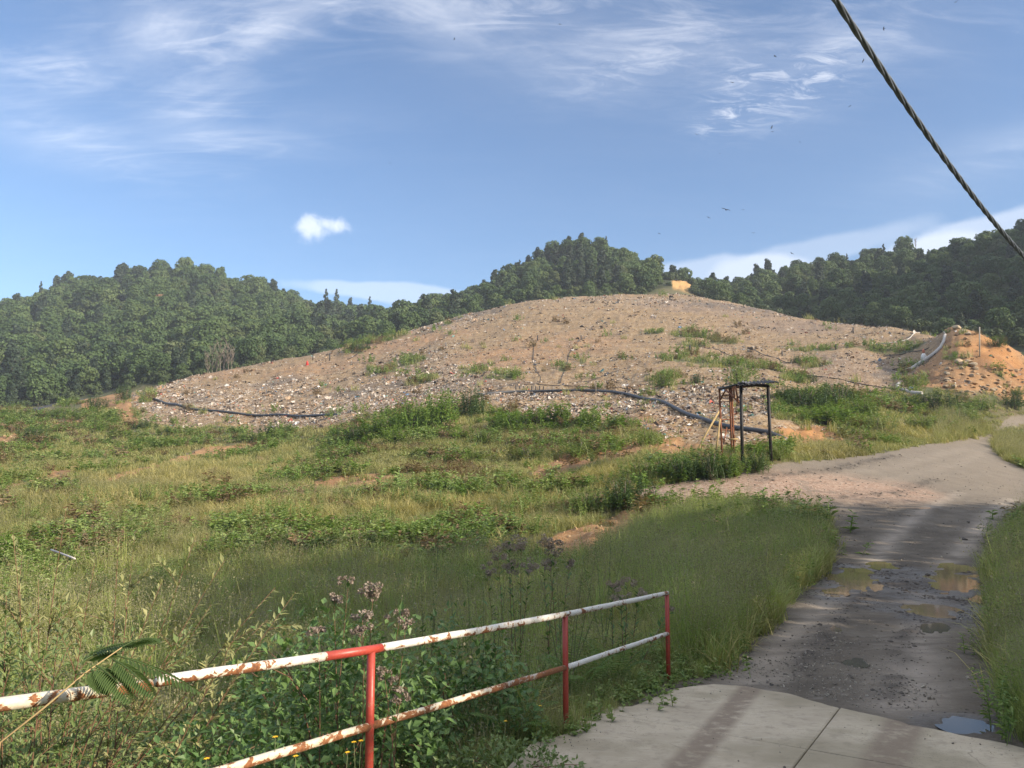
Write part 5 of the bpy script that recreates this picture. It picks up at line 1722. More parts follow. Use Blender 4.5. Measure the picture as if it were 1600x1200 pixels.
# ------------------------------------------------------------------ rubbish strewn over the mound
def litter_mat():
    m, t = newmat('rubbish')
    oi = t.n('ShaderNodeObjectInfo')
    c = t.ramp(oi.outputs['Random'], [(0.0, (0.06, 0.052, 0.048)), (0.09, (0.12, 0.09, 0.07)), (0.26, (0.27, 0.17, 0.10)), (0.42, (0.40, 0.28, 0.18)), (0.55, (0.42, 0.36, 0.30)), (0.72, (0.50, 0.45, 0.40)), (0.89, (0.58, 0.54, 0.49)),
                                      (0.942, (0.70, 0.69, 0.67)), (0.955, (0.16, 0.24, 0.36)), (0.97, (0.42, 0.10, 0.07)), (0.985, (0.15, 0.32, 0.30))], 'CONSTANT')
    finish(t, t.n('ShaderNodeBsdfPrincipled', {'Base Color': c, 'Roughness': 0.6, 'Specular IOR Level': 0.3}).outputs[0])
    return m


MAT_LITTER = litter_mat()


def scrap(seed):
    rg = np.random.default_rng(seed)
    n = 4
    mb = MB()
    g_ = np.stack(np.meshgrid(np.linspace(-.5, .5, n), np.linspace(-.5, .5, n), indexing='ij'), -1).reshape(-1, 2)
    g_ = g_ * rg.uniform(0.6, 1.3, 2) + rg.normal(size=g_.shape) * 0.08
    z = rg.normal(size=len(g_)) * 0.16 + 0.18
    V = np.concatenate([g_, z[:, None]], 1)
    mb.add(V, [(i * n + j, i * n + j + 1, (i + 1) * n + j + 1, (i + 1) * n + j) for i in range(n - 1) for j in range(n - 1)])
    return mb.mesh('scrap', MAT_LITTER, smooth=False)


SCRAPS = [scrap(700 + k) for k in range(6)]
x, y, r_, a_ = polar_points(560000, R(-31), R(37), 40, 235)
pm = gza(x, y, M_mound) * (1 - gza(x, y, M_hill)); ptx = gza(x, y, M_trash); po = gza(x, y, M_orange); pg = gza(x, y, M_green); pdt = gza(x, y, M_dirt)
cl = fbm(x / 9, y / 9, 5, 0.75, 88)
pw = np.clip(0.14 + 0.55 * ptx + 0.45 * cl, 0.02, 0.95) * (1 - 0.55 * po) * (1 - 0.7 * pg) * (1 - 0.6 * pdt) * (1 - 0.5 * gza(x, y, M_darkr))
ok = (pm > 0.35) & (RNG.random(len(x)) < pw * 0.62)
x, y, r_ = x[ok], y[ok], r_[ok]; n_ = len(x)
sz = RNG.lognormal(math.log(0.128), 0.55, n_).clip(0.045, 0.6) * (r_ / 80) ** 0.55
o = scatter('rubbish', np.stack([x, y, gza(x, y)], 1), np.stack([RNG.normal(0, .5, n_), RNG.normal(0, .5, n_), RNG.uniform(0, 6.28, n_)], 1), sz, RNG.integers(0, 6, n_), SCRAPS)
tag(o, 'scraps of pale rubbish strewn over the landfill mound', 'rubbish', kind='stuff')
print('LITTER', n_)

# ------------------------------------------------------------------ birds
MAT_BIRD = plain('bird', (0.03, 0.03, 0.032), 0.7)


def bird_mesh():
    mb = MB()
    tube(mb, [(-0.22, 0, 0), (-0.14, 0, 0.0), (0, 0, 0.02), (0.12, 0, 0.03), (0.2, 0, 0.03), (0.25, 0, 0.025)], [0.015, 0.05, 0.075, 0.055, 0.04, 0.008], 8)
    mb.add([(-0.2, -0.02, 0.01), (-0.2, 0.02, 0.01), (-0.36, 0.07, 0.0), (-0.36, -0.07, 0.0)], [(0, 1, 2, 3)])
    body = mb.mesh('body', MAT_BIRD)
    ws = []
    for s_ in (-1, 1):
        m2 = MB()
        m2.add([(0.09, s_ * 0.04, 0.03), (-0.10, s_ * 0.04, 0.03), (-0.09, s_ * 0.26, 0.13), (0.11, s_ * 0.26, 0.14), (-0.10, s_ * 0.52, 0.08), (0.03, s_ * 0.54, 0.08), (-0.08, s_ * 0.66, 0.04)], [(0, 1, 2, 3), (3, 2, 4, 5), (5, 4, 6)])
        ws.append(m2.mesh('wing', MAT_BIRD))
    return body, ws


bb, ww = bird_mesh()
bird0 = None
BIRDS = [(1134, 328, 120, 1.25), (1088, 210, 130, 1.0), (1206, 199, 120, 0.9), (1207, 206, 124, 0.7), (1211, 88, 110, 0.9), (1144, 129, 120, 0.8), (875, 38, 130, 0.7), (1381, 45, 110, 0.9), (710, 61, 120, 0.7), (1161, 328, 140, 0.7), (1107, 340, 130, 0.8),
         (1177, 364, 140, 0.9), (1237, 396, 140, 1.0), (1328, 166, 120, 0.7), (1349, 95, 110, 0.8), (1030, 365, 140, 0.7), (1125, 240, 140, 0.6), (1494, 3, 100, 0.7), (609, 255, 130, 0.55), (1250, 222, 140, 0.5)]
for k, (px, py, Y, s_) in enumerate(BIRDS):
    p = P3(px, py, Y)
    lab = 'small dark bird gliding high over the mound' if k else 'largest dark bird, in the clear sky right of the middle hill'
    if bird0 is None:
        bird0 = empty('bird', p, lab, 'bird', 'birds in the sky', 0.5, s_)
        obj('body', bb, bird0); obj('wing', ww[0], bird0); obj('wing', ww[1], bird0)
        b = bird0
    else:
        b = copy_tree(bird0, p, RNG.uniform(0, 6.28), s_ * 0.75, lab)
    b.rotation_euler = (RNG.uniform(-.5, .5), RNG.uniform(-.2, .2), RNG.uniform(0, 6.28))

# ------------------------------------------------------------------ grass and weeds
MAT_GRASS = foliage('grass', [(0.186, 0.210, 0.066), (0.256, 0.270, 0.093), (0.340, 0.333, 0.132), (0.463, 0.417, 0.201)], 0.25, 0.35, 0.5, 0.3,
                    second=((0.20, 0.19, 0.07), (0.34, 0.30, 0.14)), second_scale=0.07, second_lo=0.5, second_hi=0.66)
MAT_GRASS_NEAR = foliage('lush_grass', [(0.204, 0.281, 0.074), (0.271, 0.349, 0.101), (0.359, 0.408, 0.136), (0.504, 0.485, 0.204)], 0.5, 0.35, 0.5, 0.3)
MAT_DRY = foliage('dry_grass', [(0.299, 0.276, 0.098), (0.414, 0.368, 0.149), (0.517, 0.448, 0.218)], 0.3, 0.35, 0.6, 0.2)
MAT_SEED = foliage('grass_seed', [(0.22, 0.22, 0.12), (0.28, 0.26, 0.16), (0.34, 0.30, 0.20)], 0.3, 0.3, 0.7, 0.1)
MAT_WEED = foliage('weed_leaf', [(0.108, 0.176, 0.050), (0.172, 0.252, 0.068), (0.244, 0.314, 0.100), (0.342, 0.360, 0.144)], 0.2, 0.30, 0.5, 0.3,
                   second=((0.20, 0.19, 0.08), (0.28, 0.24, 0.12)), second_scale=0.11, second_lo=0.55, second_hi=0.7)
MAT_BRIGHT = foliage('bright_leaf', [(0.125, 0.213, 0.040), (0.175, 0.269, 0.056), (0.237, 0.312, 0.075)], 0.3, 0.35, 0.5, 0.3)
MAT_DARKLEAF = foliage('dark_leaf', [(0.054, 0.097, 0.032), (0.081, 0.138, 0.043), (0.115, 0.176, 0.057)], 0.3, 0.25, 0.45, 0.35)
MAT_BROWNW = foliage('brown_weed', [(0.176, 0.123, 0.070), (0.263, 0.185, 0.105), (0.228, 0.211, 0.105)], 0.3, 0.25)


def tuft(seed, n, l0, l1, wd, spread, mat, lean=(0.15, 0.8), seedheads=0, smat=None):
    rg = np.random.default_rng(seed)
    mb = MB()
    a = rg.uniform(0, 6.28, n); q = spread * np.sqrt(rg.uniform(0, 1, n))
    th = rg.uniform(0, 6.28, n)
    P_ = np.stack([q * np.cos(th), q * np.sin(th), np.full(n, -0.04)], 1)
    L_ = rg.uniform(l0, l1, n)
    blades(mb, P_, a, L_, rg.uniform(*lean, n), wd * rg.uniform(0.7, 1.3, n))
    mats = [mat]
    if seedheads:
        mats.append(smat)
        k = seedheads
        a = rg.uniform(0, 6.28, k); L2 = rg.uniform(l1 * 0.95, l1 * 1.5, k); ln = rg.uniform(0.08, 0.35, k)
        th = rg.uniform(0, 6.28, k); q = spread * np.sqrt(rg.uniform(0, 1, k))
        P2 = np.stack([q * np.cos(th), q * np.sin(th), np.full(k, -0.04)], 1)
        blades(mb, P2, a, L2, ln, np.full(k, wd * 0.45), m=0)
        d_ = np.stack([np.cos(a), np.sin(a), np.zeros(k)], 1)
        for j in range(9):
            t_ = 0.62 + 0.38 * j / 8
            c = P2 + np.array([[0, 0, 1.0]]) * (L2 * (t_ - 0.45 * ln * t_ * t_))[:, None] + d_ * (L2 * ln * t_ * t_)[:, None]
            c = c + rg.normal(size=c.shape) * 0.022
            quads(mb, c, rg.normal(size=c.shape), rg.uniform(0.008, 0.018, k), m=1, rng=rg, aspect=0.5)
    return mb.mesh('tuft', mats, smooth=True)


def weed(seed, stems, h, leaf, per, mat, spread=0.16, wl=0.42):
    rg = np.random.default_rng(seed)
    mb = MB()
    for s_ in range(stems):
        a = rg.uniform(0, 6.28); le = rg.uniform(0.05, 0.45); hh = h * rg.uniform(0.6, 1.05)
        b_ = np.array([rg.normal() * spread, rg.normal() * spread, -0.03])
        tip = b_ + np.array([math.cos(a) * le * hh, math.sin(a) * le * hh, hh])
        blades(mb, b_[None], np.array([a]), np.array([hh]), np.array([le]), np.array([leaf * 0.14]))
        t_ = rg.uniform(0.12, 1.0, per) ** 0.8
        c = b_ + (tip - b_) * t_[:, None]
        th = rg.uniform(0, 6.28, per)
        D = np.stack([np.cos(th), np.sin(th), rg.uniform(-0.15, 0.7, per)], 1)
        N = np.stack([-np.cos(th) * 0.4, -np.sin(th) * 0.4, np.ones(per)], 1) + rg.normal(size=(per, 3)) * 0.25
        L_ = leaf * (1.25 - 0.7 * t_) * rg.uniform(0.7, 1.2, per)
        leaves(mb, c, D, N, L_, L_ * wl)
    return mb.mesh('weed', mat, smooth=False)


TUFTS_NEAR = [tuft(800 + k, 60, 0.28, 0.62, 0.009, 0.17, MAT_GRASS_NEAR) for k in range(4)]
TUFTS_MID = [tuft(810 + k, 46, 0.30, 0.62, 0.013, 0.22, MAT_GRASS, seedheads=5, smat=MAT_SEED) for k in range(4)]
TUFTS_TALL = [tuft(820 + k, 44, 0.45, 0.98, 0.011, 0.17, MAT_GRASS_NEAR, (0.05, 0.6), 8, MAT_SEED) for k in range(4)]
TUFTS_FAR = [tuft(830 + k, 34, 0.25, 0.6, 0.030, 0.30, MAT_GRASS, seedheads=0) for k in range(3)]
TUFTS_DRY = [tuft(840 + k, 40, 0.25, 0.6, 0.012, 0.2, MAT_DRY, (0.3, 1.1)) for k in range(2)]
WEEDS = [weed(850 + k, 7, 0.55, 0.085, 22, MAT_WEED) for k in range(4)]
WEEDS_FAR = [weed(860 + k, 9, 0.60, 0.17, 14, (MAT_WEED, MAT_BRIGHT, MAT_WEED, MAT_BROWNW)[k], 0.28, 0.55) for k in range(4)]
CLOVER = [weed(870 + k, 9, 0.16, 0.045, 12, MAT_WEED, 0.14, 0.75) for k in range(3)]

Mfree = (1 - np.clip(M_road * 1.4, 0, 1)) * (1 - np.clip(M_slabz * 2.0, 0, 1)) * (1 - M_hill)
Mfield = Mfree * (1 - np.clip(M_mound * 1.3, 0, 1)) * (1 - 0.95 * np.clip(M_dirt * 1.2, 0, 1)) * (1 - np.clip(2 * M_liner, 0, 1)) * (1 - 0.85 * blob(88, 640, 62, 9, 0.3))
M_bright = np.clip(np.maximum.reduce([blob(70, 660, 130, 16), blob(190, 655, 60, 14), blob(870, 655, 110, 20), blob(620, 675, 100, 22), blob(1270, 640, 90, 26), blob(1090, 740, 70, 12)]), 0, 1)
M_yellow = np.clip(np.maximum.reduce([blob(330, 745, 150, 26), blob(190, 790, 110, 20), blob(430, 800, 170, 22), blob(620, 790, 120, 16), blob(960, 745, 90, 16), blob(1260, 700, 70, 12), blob(1430, 680, 90, 10), blob(790, 790, 90, 14), blob(1580, 700, 40, 14)]), 0, 1)
M_browny = np.clip(np.maximum.reduce([blob(560, 715, 120, 14), blob(700, 740, 90, 12), blob(880, 700, 120, 14), blob(1330, 665, 60, 10), blob(180, 840, 160, 14), blob(540, 790, 90, 10), blob(930, 785, 60, 10)]), 0, 1)


M_tall = mask([(940, 880), (1000, 830), (1060, 800), (1190, 795), (1280, 805), (1295, 850), (1280, 888), (1222, 940), (1185, 985), (1120, 1030), (1060, 1040), (1000, 960)], 0.3, 2.0)


def green_scatter(name, n, r0, r1, protos, wfun, s0, sfun, label, cat, seed, a0=-38, a1=38, tilt=0.12, zs=1.0):
    rng = np.random.default_rng(seed)
    x, y, r_, a_ = polar_points(n, R(a0), R(a1), r0, r1, rng)
    w_ = wfun(x, y, r_)
    ok = rng.random(n) < w_
    x, y, r_ = x[ok], y[ok], r_[ok]; k = len(x)
    s_ = s0 * rng.uniform(0.7, 1.3, k) * sfun(x, y, r_)
    rot = np.stack([rng.normal(0, tilt, k), rng.normal(0, tilt, k), rng.uniform(0, 6.28, k)], 1)
    sc_ = np.stack([s_, s_, s_ * zs * rng.uniform(0.75, 1.25, k)], 1)
    o = scatter(name, np.stack([x, y, gza(x, y) - 0.02], 1), rot, sc_, rng.integers(0, len(protos), k), protos)
    tag(o, label, cat, kind='stuff')
    print(name, k)
    return o


_ra, _rb = np.array([tops[0].x, tops[0].y]), np.array([tops[2].x, tops[2].y])
_rd = (_rb - _ra) / np.linalg.norm(_rb - _ra)


def rail_low(x, y):
    """height factor: growth stays low on the trodden strip along the railing"""
    al = (x - _ra[0]) * _rd[0] + (y - _ra[1]) * _rd[1]
    pe = -(x - _ra[0]) * _rd[1] + (y - _ra[1]) * _rd[0]      # positive on the wild side
    near_ = np.clip((pe - 0.05) / 0.5, 0, 1)
    far_end = np.clip((al - np.linalg.norm(_rb - _ra) - 0.2) / 0.8, 0, 1)
    return np.clip(0.38 + 0.62 * np.maximum(near_, far_end), 0, 1)


patchy = lambda x, y, s, sd: fbm(x / s, y / s, 3, 0.55, sd)
fld = lambda x, y: gza(x, y, Mfield)
# left of a line from the railing on: the wild side; everything right of it is mown edge or verge
green_scatter('grass', 30000, 5.0, 24, TUFTS_NEAR + TUFTS_MID, lambda x, y, r: fld(x, y) * np.clip(0.75 + 0.7 * patchy(x, y, 2.0, 41), 0, 1), 0.85, lambda x, y, r: (1 + 0.02 * r) * rail_low(x, y) * (0.85 + 0.6 * np.clip(patchy(x, y, 3.0, 55), -.5, .8)), 'lush green grass covering the near ground', 'grass', 11)
green_scatter('grass', 16000, 1.6, 5.2, TUFTS_NEAR, lambda x, y, r: fld(x, y) * 0.5, 0.36, lambda x, y, r: 1 + 0 * r, 'short green grass under and around the railing', 'grass', 12, -44, 20)
green_scatter('meadow_grass', 34000, 13, 75, TUFTS_MID, lambda x, y, r: fld(x, y) * np.clip(0.8 + 0.7 * patchy(x, y, 5.0, 42), 0.1, 1) * (1 - 0.4 * gza(x, y, M_bright)), 0.9, lambda x, y, r: (r / 14) ** 0.38 * (0.75 + 0.5 * np.clip(patchy(x, y, 6, 51), -.6, .8)), 'yellowish meadow grass of the field', 'grass', 13, zs=0.68)
green_scatter('far_grass', 34000, 45, 205, TUFTS_FAR, lambda x, y, r: fld(x, y) * np.clip(0.8 + 0.8 * patchy(x, y, 9.0, 43), 0.05, 1), 1.15, lambda x, y, r: (r / 50) ** 0.5, 'low grass on the far part of the field', 'grass', 14, zs=0.6)
green_scatter('dry_grass', 26000, 12, 90, TUFTS_DRY, lambda x, y, r: fld(x, y) * np.clip(0.03 + 1.0 * gza(x, y, M_yellow) + 0.35 * patchy(x, y, 3.0, 44), 0, 1), 0.95, lambda x, y, r: (r / 14) ** 0.42, 'straw coloured dry grass in patches of the field', 'grass', 15)
green_scatter('dry_grass', 9000, 6.5, 24, TUFTS_DRY + TUFTS_TALL[:1], lambda x, y, r: fld(x, y) * np.clip(0.10 + 0.9 * patchy(x, y, 2.2, 56) + 0.15 * gza(x, y, M_tall), 0, 0.8) * (rail_low(x, y) > 0.9), 0.9, lambda x, y, r: 1 + 0.01 * r, 'straw and seeding grass mixed into the near grass', 'grass', 26)
green_scatter('weeds', 9000, 6, 40, WEEDS, lambda x, y, r: fld(x, y) * np.clip(-0.05 + 1.3 * patchy(x, y, 2.5, 45), 0, 1), 1.0, lambda x, y, r: (r / 10) ** 0.4, 'leafy green weeds among the grass', 'weeds', 16)
green_scatter('bright_weeds', 12000, 30, 170, [WEEDS_FAR[1]], lambda x, y, r: fld(x, y) * np.clip(1.2 * gza(x, y, M_bright) * (0.6 + patchy(x, y, 4.0, 52)), 0, 1), 1.3, lambda x, y, r: (r / 30) ** 0.42, 'bright green leafy weeds in patches of the field', 'weeds', 24, zs=0.7)
green_scatter('brown_weeds', 14000, 16, 170, [WEEDS_FAR[3]], lambda x, y, r: fld(x, y) * np.clip(1.0 * gza(x, y, M_browny) + 0.5 * patchy(x, y, 5.0, 53) - 0.12, 0, 1), 1.0, lambda x, y, r: (r / 30) ** 0.42, 'brownish dying weeds in patches of the field', 'weeds', 25, zs=0.7)
green_scatter('far_weeds', 15000, 24, 190, WEEDS_FAR, lambda x, y, r: fld(x, y) * np.clip(0.05 + 2.0 * patchy(x, y, 6.0, 46) + 0.5 * gza(x, y, M_bright) - 1.8 * gza(x, y, M_yellow), 0, 1), 1.5, lambda x, y, r: (r / 30) ** 0.45, 'leafy weeds of the far field', 'weeds', 17, zs=0.72)
green_scatter('mound_weeds', 26000, 60, 225, WEEDS_FAR + TUFTS_FAR, lambda x, y, r: (gza(x, y, M_mound) > 0.4) * (1 - gza(x, y, M_hill)) * np.clip(gza(x, y, M_green) * 0.8 + 0.010, 0, 1), 1.5, lambda x, y, r: (r / 70) ** 0.55, 'patches of weeds growing on the landfill mound', 'weeds', 18)
green_scatter('dirt_weeds', 6000, 30, 140, WEEDS_FAR + TUFTS_FAR, lambda x, y, r: (gza(x, y, M_dirt) > 0.3) * (gza(x, y, M_road) < 0.2) * np.clip(0.08 + 0.5 * patchy(x, y, 6, 47), 0, 1), 0.9, lambda x, y, r: (r / 50) ** 0.5, 'sparse weeds on the bare soil', 'weeds', 19)
# tall seeding grass left of the road
green_scatter('tall_grass', 26000, 8, 30, TUFTS_TALL, lambda x, y, r: gza(x, y, M_tall) * gza(x, y, Mfree) * np.clip(0.85 + 0.6 * patchy(x, y, 1.5, 48), 0.1, 1), 0.74, lambda x, y, r: (r / 12) ** 0.25 * (0.85 + 0.5 * np.clip(patchy(x, y, 2.2, 54), -.5, .8)), 'tall seeding grass on the bend left of the road', 'grass', 20)
# verge on the right of the road
green_scatter('verge_grass', 16000, 6.5, 60, TUFTS_TALL + TUFTS_NEAR, lambda x, y, r: fld(x, y) * (x / y > 0.60) * (gza(x, y, M_road) < 0.05) * 0.9, 0.55, lambda x, y, r: (r / 10) ** 0.3, 'long grass on the right road verge', 'grass', 21, 30, 41)
green_scatter('verge_grass', 9000, 55, 100, TUFTS_DRY + TUFTS_MID, lambda x, y, r: fld(x, y) * (x / y > 0.55) * 0.9, 1.1, lambda x, y, r: (r / 30) ** 0.5, 'sunlit pale grass on the far right verge', 'grass', 22, 29, 41)
green_scatter('clover', 14000, 2.2, 10, CLOVER, lambda x, y, r: fld(x, y) * np.clip(0.3 + 0.8 * patchy(x, y, 0.8, 49), 0, 1), 1.0, lambda x, y, r: 1 + 0.03 * r, 'small round leaved weeds beside the concrete', 'weeds', 23, -40, 26)

# ------------------------------------------------------------------ bushes: things
BW = ('dark', 'bright', 'olive')
BUSH = {'dark': [weed(900 + k, 46, 1.0, 0.085, 40, MAT_DARKLEAF, 0.27, 0.55) for k in range(2)],
        'bright': [weed(910 + k, 34, 1.0, 0.13, 34, MAT_BRIGHT, 0.26, 0.6) for k in range(2)],
        'olive': [weed(920 + k, 40, 1.0, 0.10, 34, MAT_WEED, 0.28, 0.5) for k in range(2)]}


def bush_stem(seed):
    rg = random.Random(seed); mb = MB()
    for k in range(6):
        a = rg.uniform(0, 6.28); le = rg.uniform(0.1, 0.4)
        tube(mb, [(0, 0, -0.15), (math.cos(a) * le * .5, math.sin(a) * le * .5, 0.35), (math.cos(a) * le, math.sin(a) * le, 0.75)], [0.02, 0.014, 0.005], 5)
    return mb.mesh('stem', MAT_BARK)


STEM = bush_stem(3)
_bush = {}


def bush(px, py, wpx, hpx, kind, label, group=None, v=0):
    b = ground(px, py)
    w_, h_ = wpx * b.y / F * 1.15, hpx * b.y / F * 1.3
    key = (kind, v)
    s3 = (w_ / 1.35, w_ / 1.35, h_)
    loc = (b.x, b.y, b.z - 0.05 * h_)
    if key not in _bush:
        r_ = empty('bush', loc, label, 'bush', group)
        obj('foliage', BUSH[kind][v], r_); obj('stem', STEM, r_)
        r_.scale = s3
        _bush[key] = r_
        o = r_
    else:
        o = copy_tree(_bush[key], loc, RNG.uniform(0, 6.28), s3, label)
        if group: o['group'] = group
        elif 'group' in o: del o['group']
    return o


BUSHES = [
    (640, 676, 56, 46, 'bright', 'bright green leafy bush left of the tallest one at the mound foot'),
    (688, 668, 54, 52, 'bright', 'tallest yellow green bush at the foot of the mound'),
    (735, 650, 56, 42, 'dark', 'dark rounded bush right beside the tallest yellow green one'),
    (598, 684, 60, 30, 'bright', 'low bright green bush nearest the left black pipe end'),
    (556, 694, 60, 26, 'dark', 'low deep green bush leftmost in the row at the mound foot'),
    (622, 696, 44, 26, 'bright', 'small bright bush in front of the row at the mound foot'),
    (425, 684, 40, 23, 'dark', 'small dark round bush alone on the bare strip left of centre'),
    (50, 690, 44, 20, 'dark', 'dark low bush near the left edge below the black liner'),
    (105, 768, 36, 17, 'dark', 'small dark green bush by the bare strip at far left'),
    (222, 790, 52, 32, 'olive', 'olive bush with a dark hollow at its right in the left field'),
    (95, 652, 34, 16, 'olive', 'brownish bush just below the black liner'),
    (150, 640, 34, 18, 'dark', 'dark shrub between the black liner and the mound end'),
    (225, 670, 36, 14, 'dark', 'flat dark bush below the left tip of the mound'),
    (195, 625, 26, 22, 'dark', 'dark green shrub against the left tip of the mound'),
    (870, 662, 74, 32, 'bright', 'bright lime bush below the middle of the thick pipe'),
    (925, 668, 60, 24, 'bright', 'low bright bush right of the lime one below the thick pipe'),
    (800, 672, 66, 26, 'bright', 'bright green low bush left of the lime one below the thick pipe'),
    (968, 672, 48, 20, 'olive', 'small olive bush at the right end of the lime row'),
    (1010, 697, 60, 28, 'olive', 'grey green bush beside the bare tan slope left of the shelter'),
    (755, 694, 60, 22, 'olive', 'low olive bush in the brownish weeds at centre'),
    (905, 712, 80, 24, 'olive', 'wide brownish bush above the tan bare patch'),
    (830, 722, 70, 24, 'olive', 'olive bush left of the tan bare patch'),
    (975, 792, 90, 46, 'dark', 'big dark green grassy bush at the left end of the gravel spur'),
    (915, 800, 80, 36, 'olive', 'shadowy olive bush left of the gravel spur end'),
    (1000, 752, 66, 30, 'olive', 'leafy clump above the left end of the gravel spur'),
    (1062, 752, 70, 34, 'dark', 'deep green bush in the row between gravel spur and tan slope'),
    (1112, 750, 64, 44, 'dark', 'tallest deep green bush left of the shelter posts'),
    (1140, 745, 50, 30, 'bright', 'light green bush in front of the left black post'),
    (1182, 738, 46, 34, 'dark', 'dark bush between the two black shelter posts'),
    (1215, 722, 40, 24, 'olive', 'yellow green bush right of the shelter beside the road'),
    (1157, 606, 54, 42, 'olive', 'pale feathery bush right above the shelter roof'),
    (1036, 606, 38, 24, 'olive', 'pale green bush left above the rubbish strip'),
    (1088, 598, 24, 14, 'dark', 'small deep green bush between the two pale ones on the mound'),
    (1268, 596, 20, 12, 'dark', 'small dark bush on the mound right of the feathery one'),
    (1245, 568, 24, 12, 'dark', 'dark tuft high on the right side of the mound'),
    (1256, 640, 70, 34, 'dark', 'dark leafy bush at the left of the weeds right of the shelter'),
    (1312, 638, 60, 38, 'dark', 'tall dark bush in the middle of the weeds below the long hose'),
    (1350, 652, 70, 26, 'olive', 'olive bush right of the tall dark one below the long hose'),
    (1225, 626, 46, 22, 'dark', 'dark bush behind the right shelter post'),
    (1290, 662, 80, 22, 'bright', 'spreading bright green ground plant behind the orange heap'),
    (1370, 676, 60, 24, 'olive', 'olive roadside bush halfway along the far road edge'),
    (1440, 672, 66, 24, 'olive', 'yellow green roadside bush near the road bend'),
    (1500, 662, 60, 24, 'olive', 'olive bush at the left side of the road bend'),
    (1460, 640, 90, 26, 'dark', 'long dark bush below the hooked pale channel'),
    (1530, 640, 50, 18, 'olive', 'bush at the foot of the boulder slope'),
    (1585, 640, 44, 26, 'dark', 'dark bush at the right picture edge behind the far road'),
    (1430, 600, 40, 16, 'olive', 'light green bush inside the bend of the pale channels'),
    (1590, 618, 26, 12, 'olive', 'small bush at the right end of the boulder slope'),
    (1560, 545, 30, 16, 'dark', 'dark bush growing right behind the dirt mound crest'),
    (1340, 500, 30, 14, 'olive', 'small bush on the skyline at the right end of the mound'),
    (1285, 496, 22, 10, 'olive', 'tiny bush on the skyline right of the distant pole'),
    (560, 549, 36, 10, 'dark', 'flat dark green clump near the slanting hose on the left shoulder'),
]
for k, (px, py, w_, h_, kd, lab) in enumerate(BUSHES):
    bush(px, py, w_, h_, kd, lab, None, k % 2)


# ------------------------------------------------------------------ plants close to the viewpoint
MAT_PALELEAF = foliage('pale_leaf', [(0.196, 0.218, 0.092), (0.299, 0.310, 0.138), (0.437, 0.414, 0.196), (0.552, 0.494, 0.253)], 0.8, 0.35, 0.5, 0.3)
MAT_MIDLEAF = foliage('shrub_leaf', [(0.108, 0.162, 0.057), (0.162, 0.223, 0.078), (0.243, 0.290, 0.121)], 0.8, 0.30, 0.45, 0.35)
MAT_BRAMBLE = foliage('bramble_leaf', [(0.071, 0.134, 0.043), (0.106, 0.191, 0.057), (0.156, 0.247, 0.078)], 1.2, 0.28, 0.42, 0.4)
MAT_FERN = foliage('fern_leaf', [(0.083, 0.143, 0.033), (0.120, 0.195, 0.045), (0.165, 0.240, 0.068)], 1.0, 0.35, 0.5, 0.3)
MAT_SILK = foliage('silk_tree_leaf', [(0.055, 0.095, 0.028), (0.08, 0.13, 0.038), (0.11, 0.165, 0.05)], 1.0, 0.35, 0.5, 0.3)
MAT_TWIG = plain('red_brown_twig', (0.16, 0.085, 0.05), 0.8)
MAT_GREENSTEM = plain('green_stem', (0.10, 0.12, 0.05), 0.7)
MAT_FLUFF = foliage('fading_flower', [(0.24, 0.185, 0.155), (0.34, 0.275, 0.235), (0.42, 0.36, 0.31)], 2.0, 0.3, 0.8, 0.1)
MAT_YELLOWF = plain('yellow_petal', (0.75, 0.50, 0.03), 0.6)


def bez(a, b, c, n):
    return [a * (1 - t) ** 2 + b * 2 * t * (1 - t) + c * t * t for t in (i / (n - 1) for i in range(n))]


def leafy_branch(stem, leaf, a, c, arch, rad, nleaf, L, rg, start=0.25, matleaf=0):
    b = (a + c) / 2 + arch
    pts = bez(a, b, c, 9)
    tube(stem, pts, [rad * (1 - 0.8 * i / 8) for i in range(9)], 5)
    P_, D, N = [], [], []
    for k in range(nleaf):
        t_ = start + (1 - start) * (k + rg.random()) / nleaf
        p = a * (1 - t_) ** 2 + b * 2 * t_ * (1 - t_) + c * t_ * t_
        tg = ((b - a) * (1 - t_) + (c - b) * t_).normalized()
        s_ = Vector((rg.gauss(0, 1), rg.gauss(0, 1), rg.gauss(0, 1)))
        s_ = (s_ - tg * s_.dot(tg)).normalized()
        d_ = (tg * 0.75 + s_ * 0.75).normalized()
        P_.append(p); D.append(d_); N.append((tg * -0.5 + Vector((0, 0, 0.8)) + s_ * -0.3))
    Ls = np.array([L * rg.uniform(0.65, 1.2) for _ in range(nleaf)])
    leaves(leaf, np.array(P_), np.array(D), np.array(N), Ls, Ls * rg.uniform(0.34, 0.44), 0.12, matleaf)


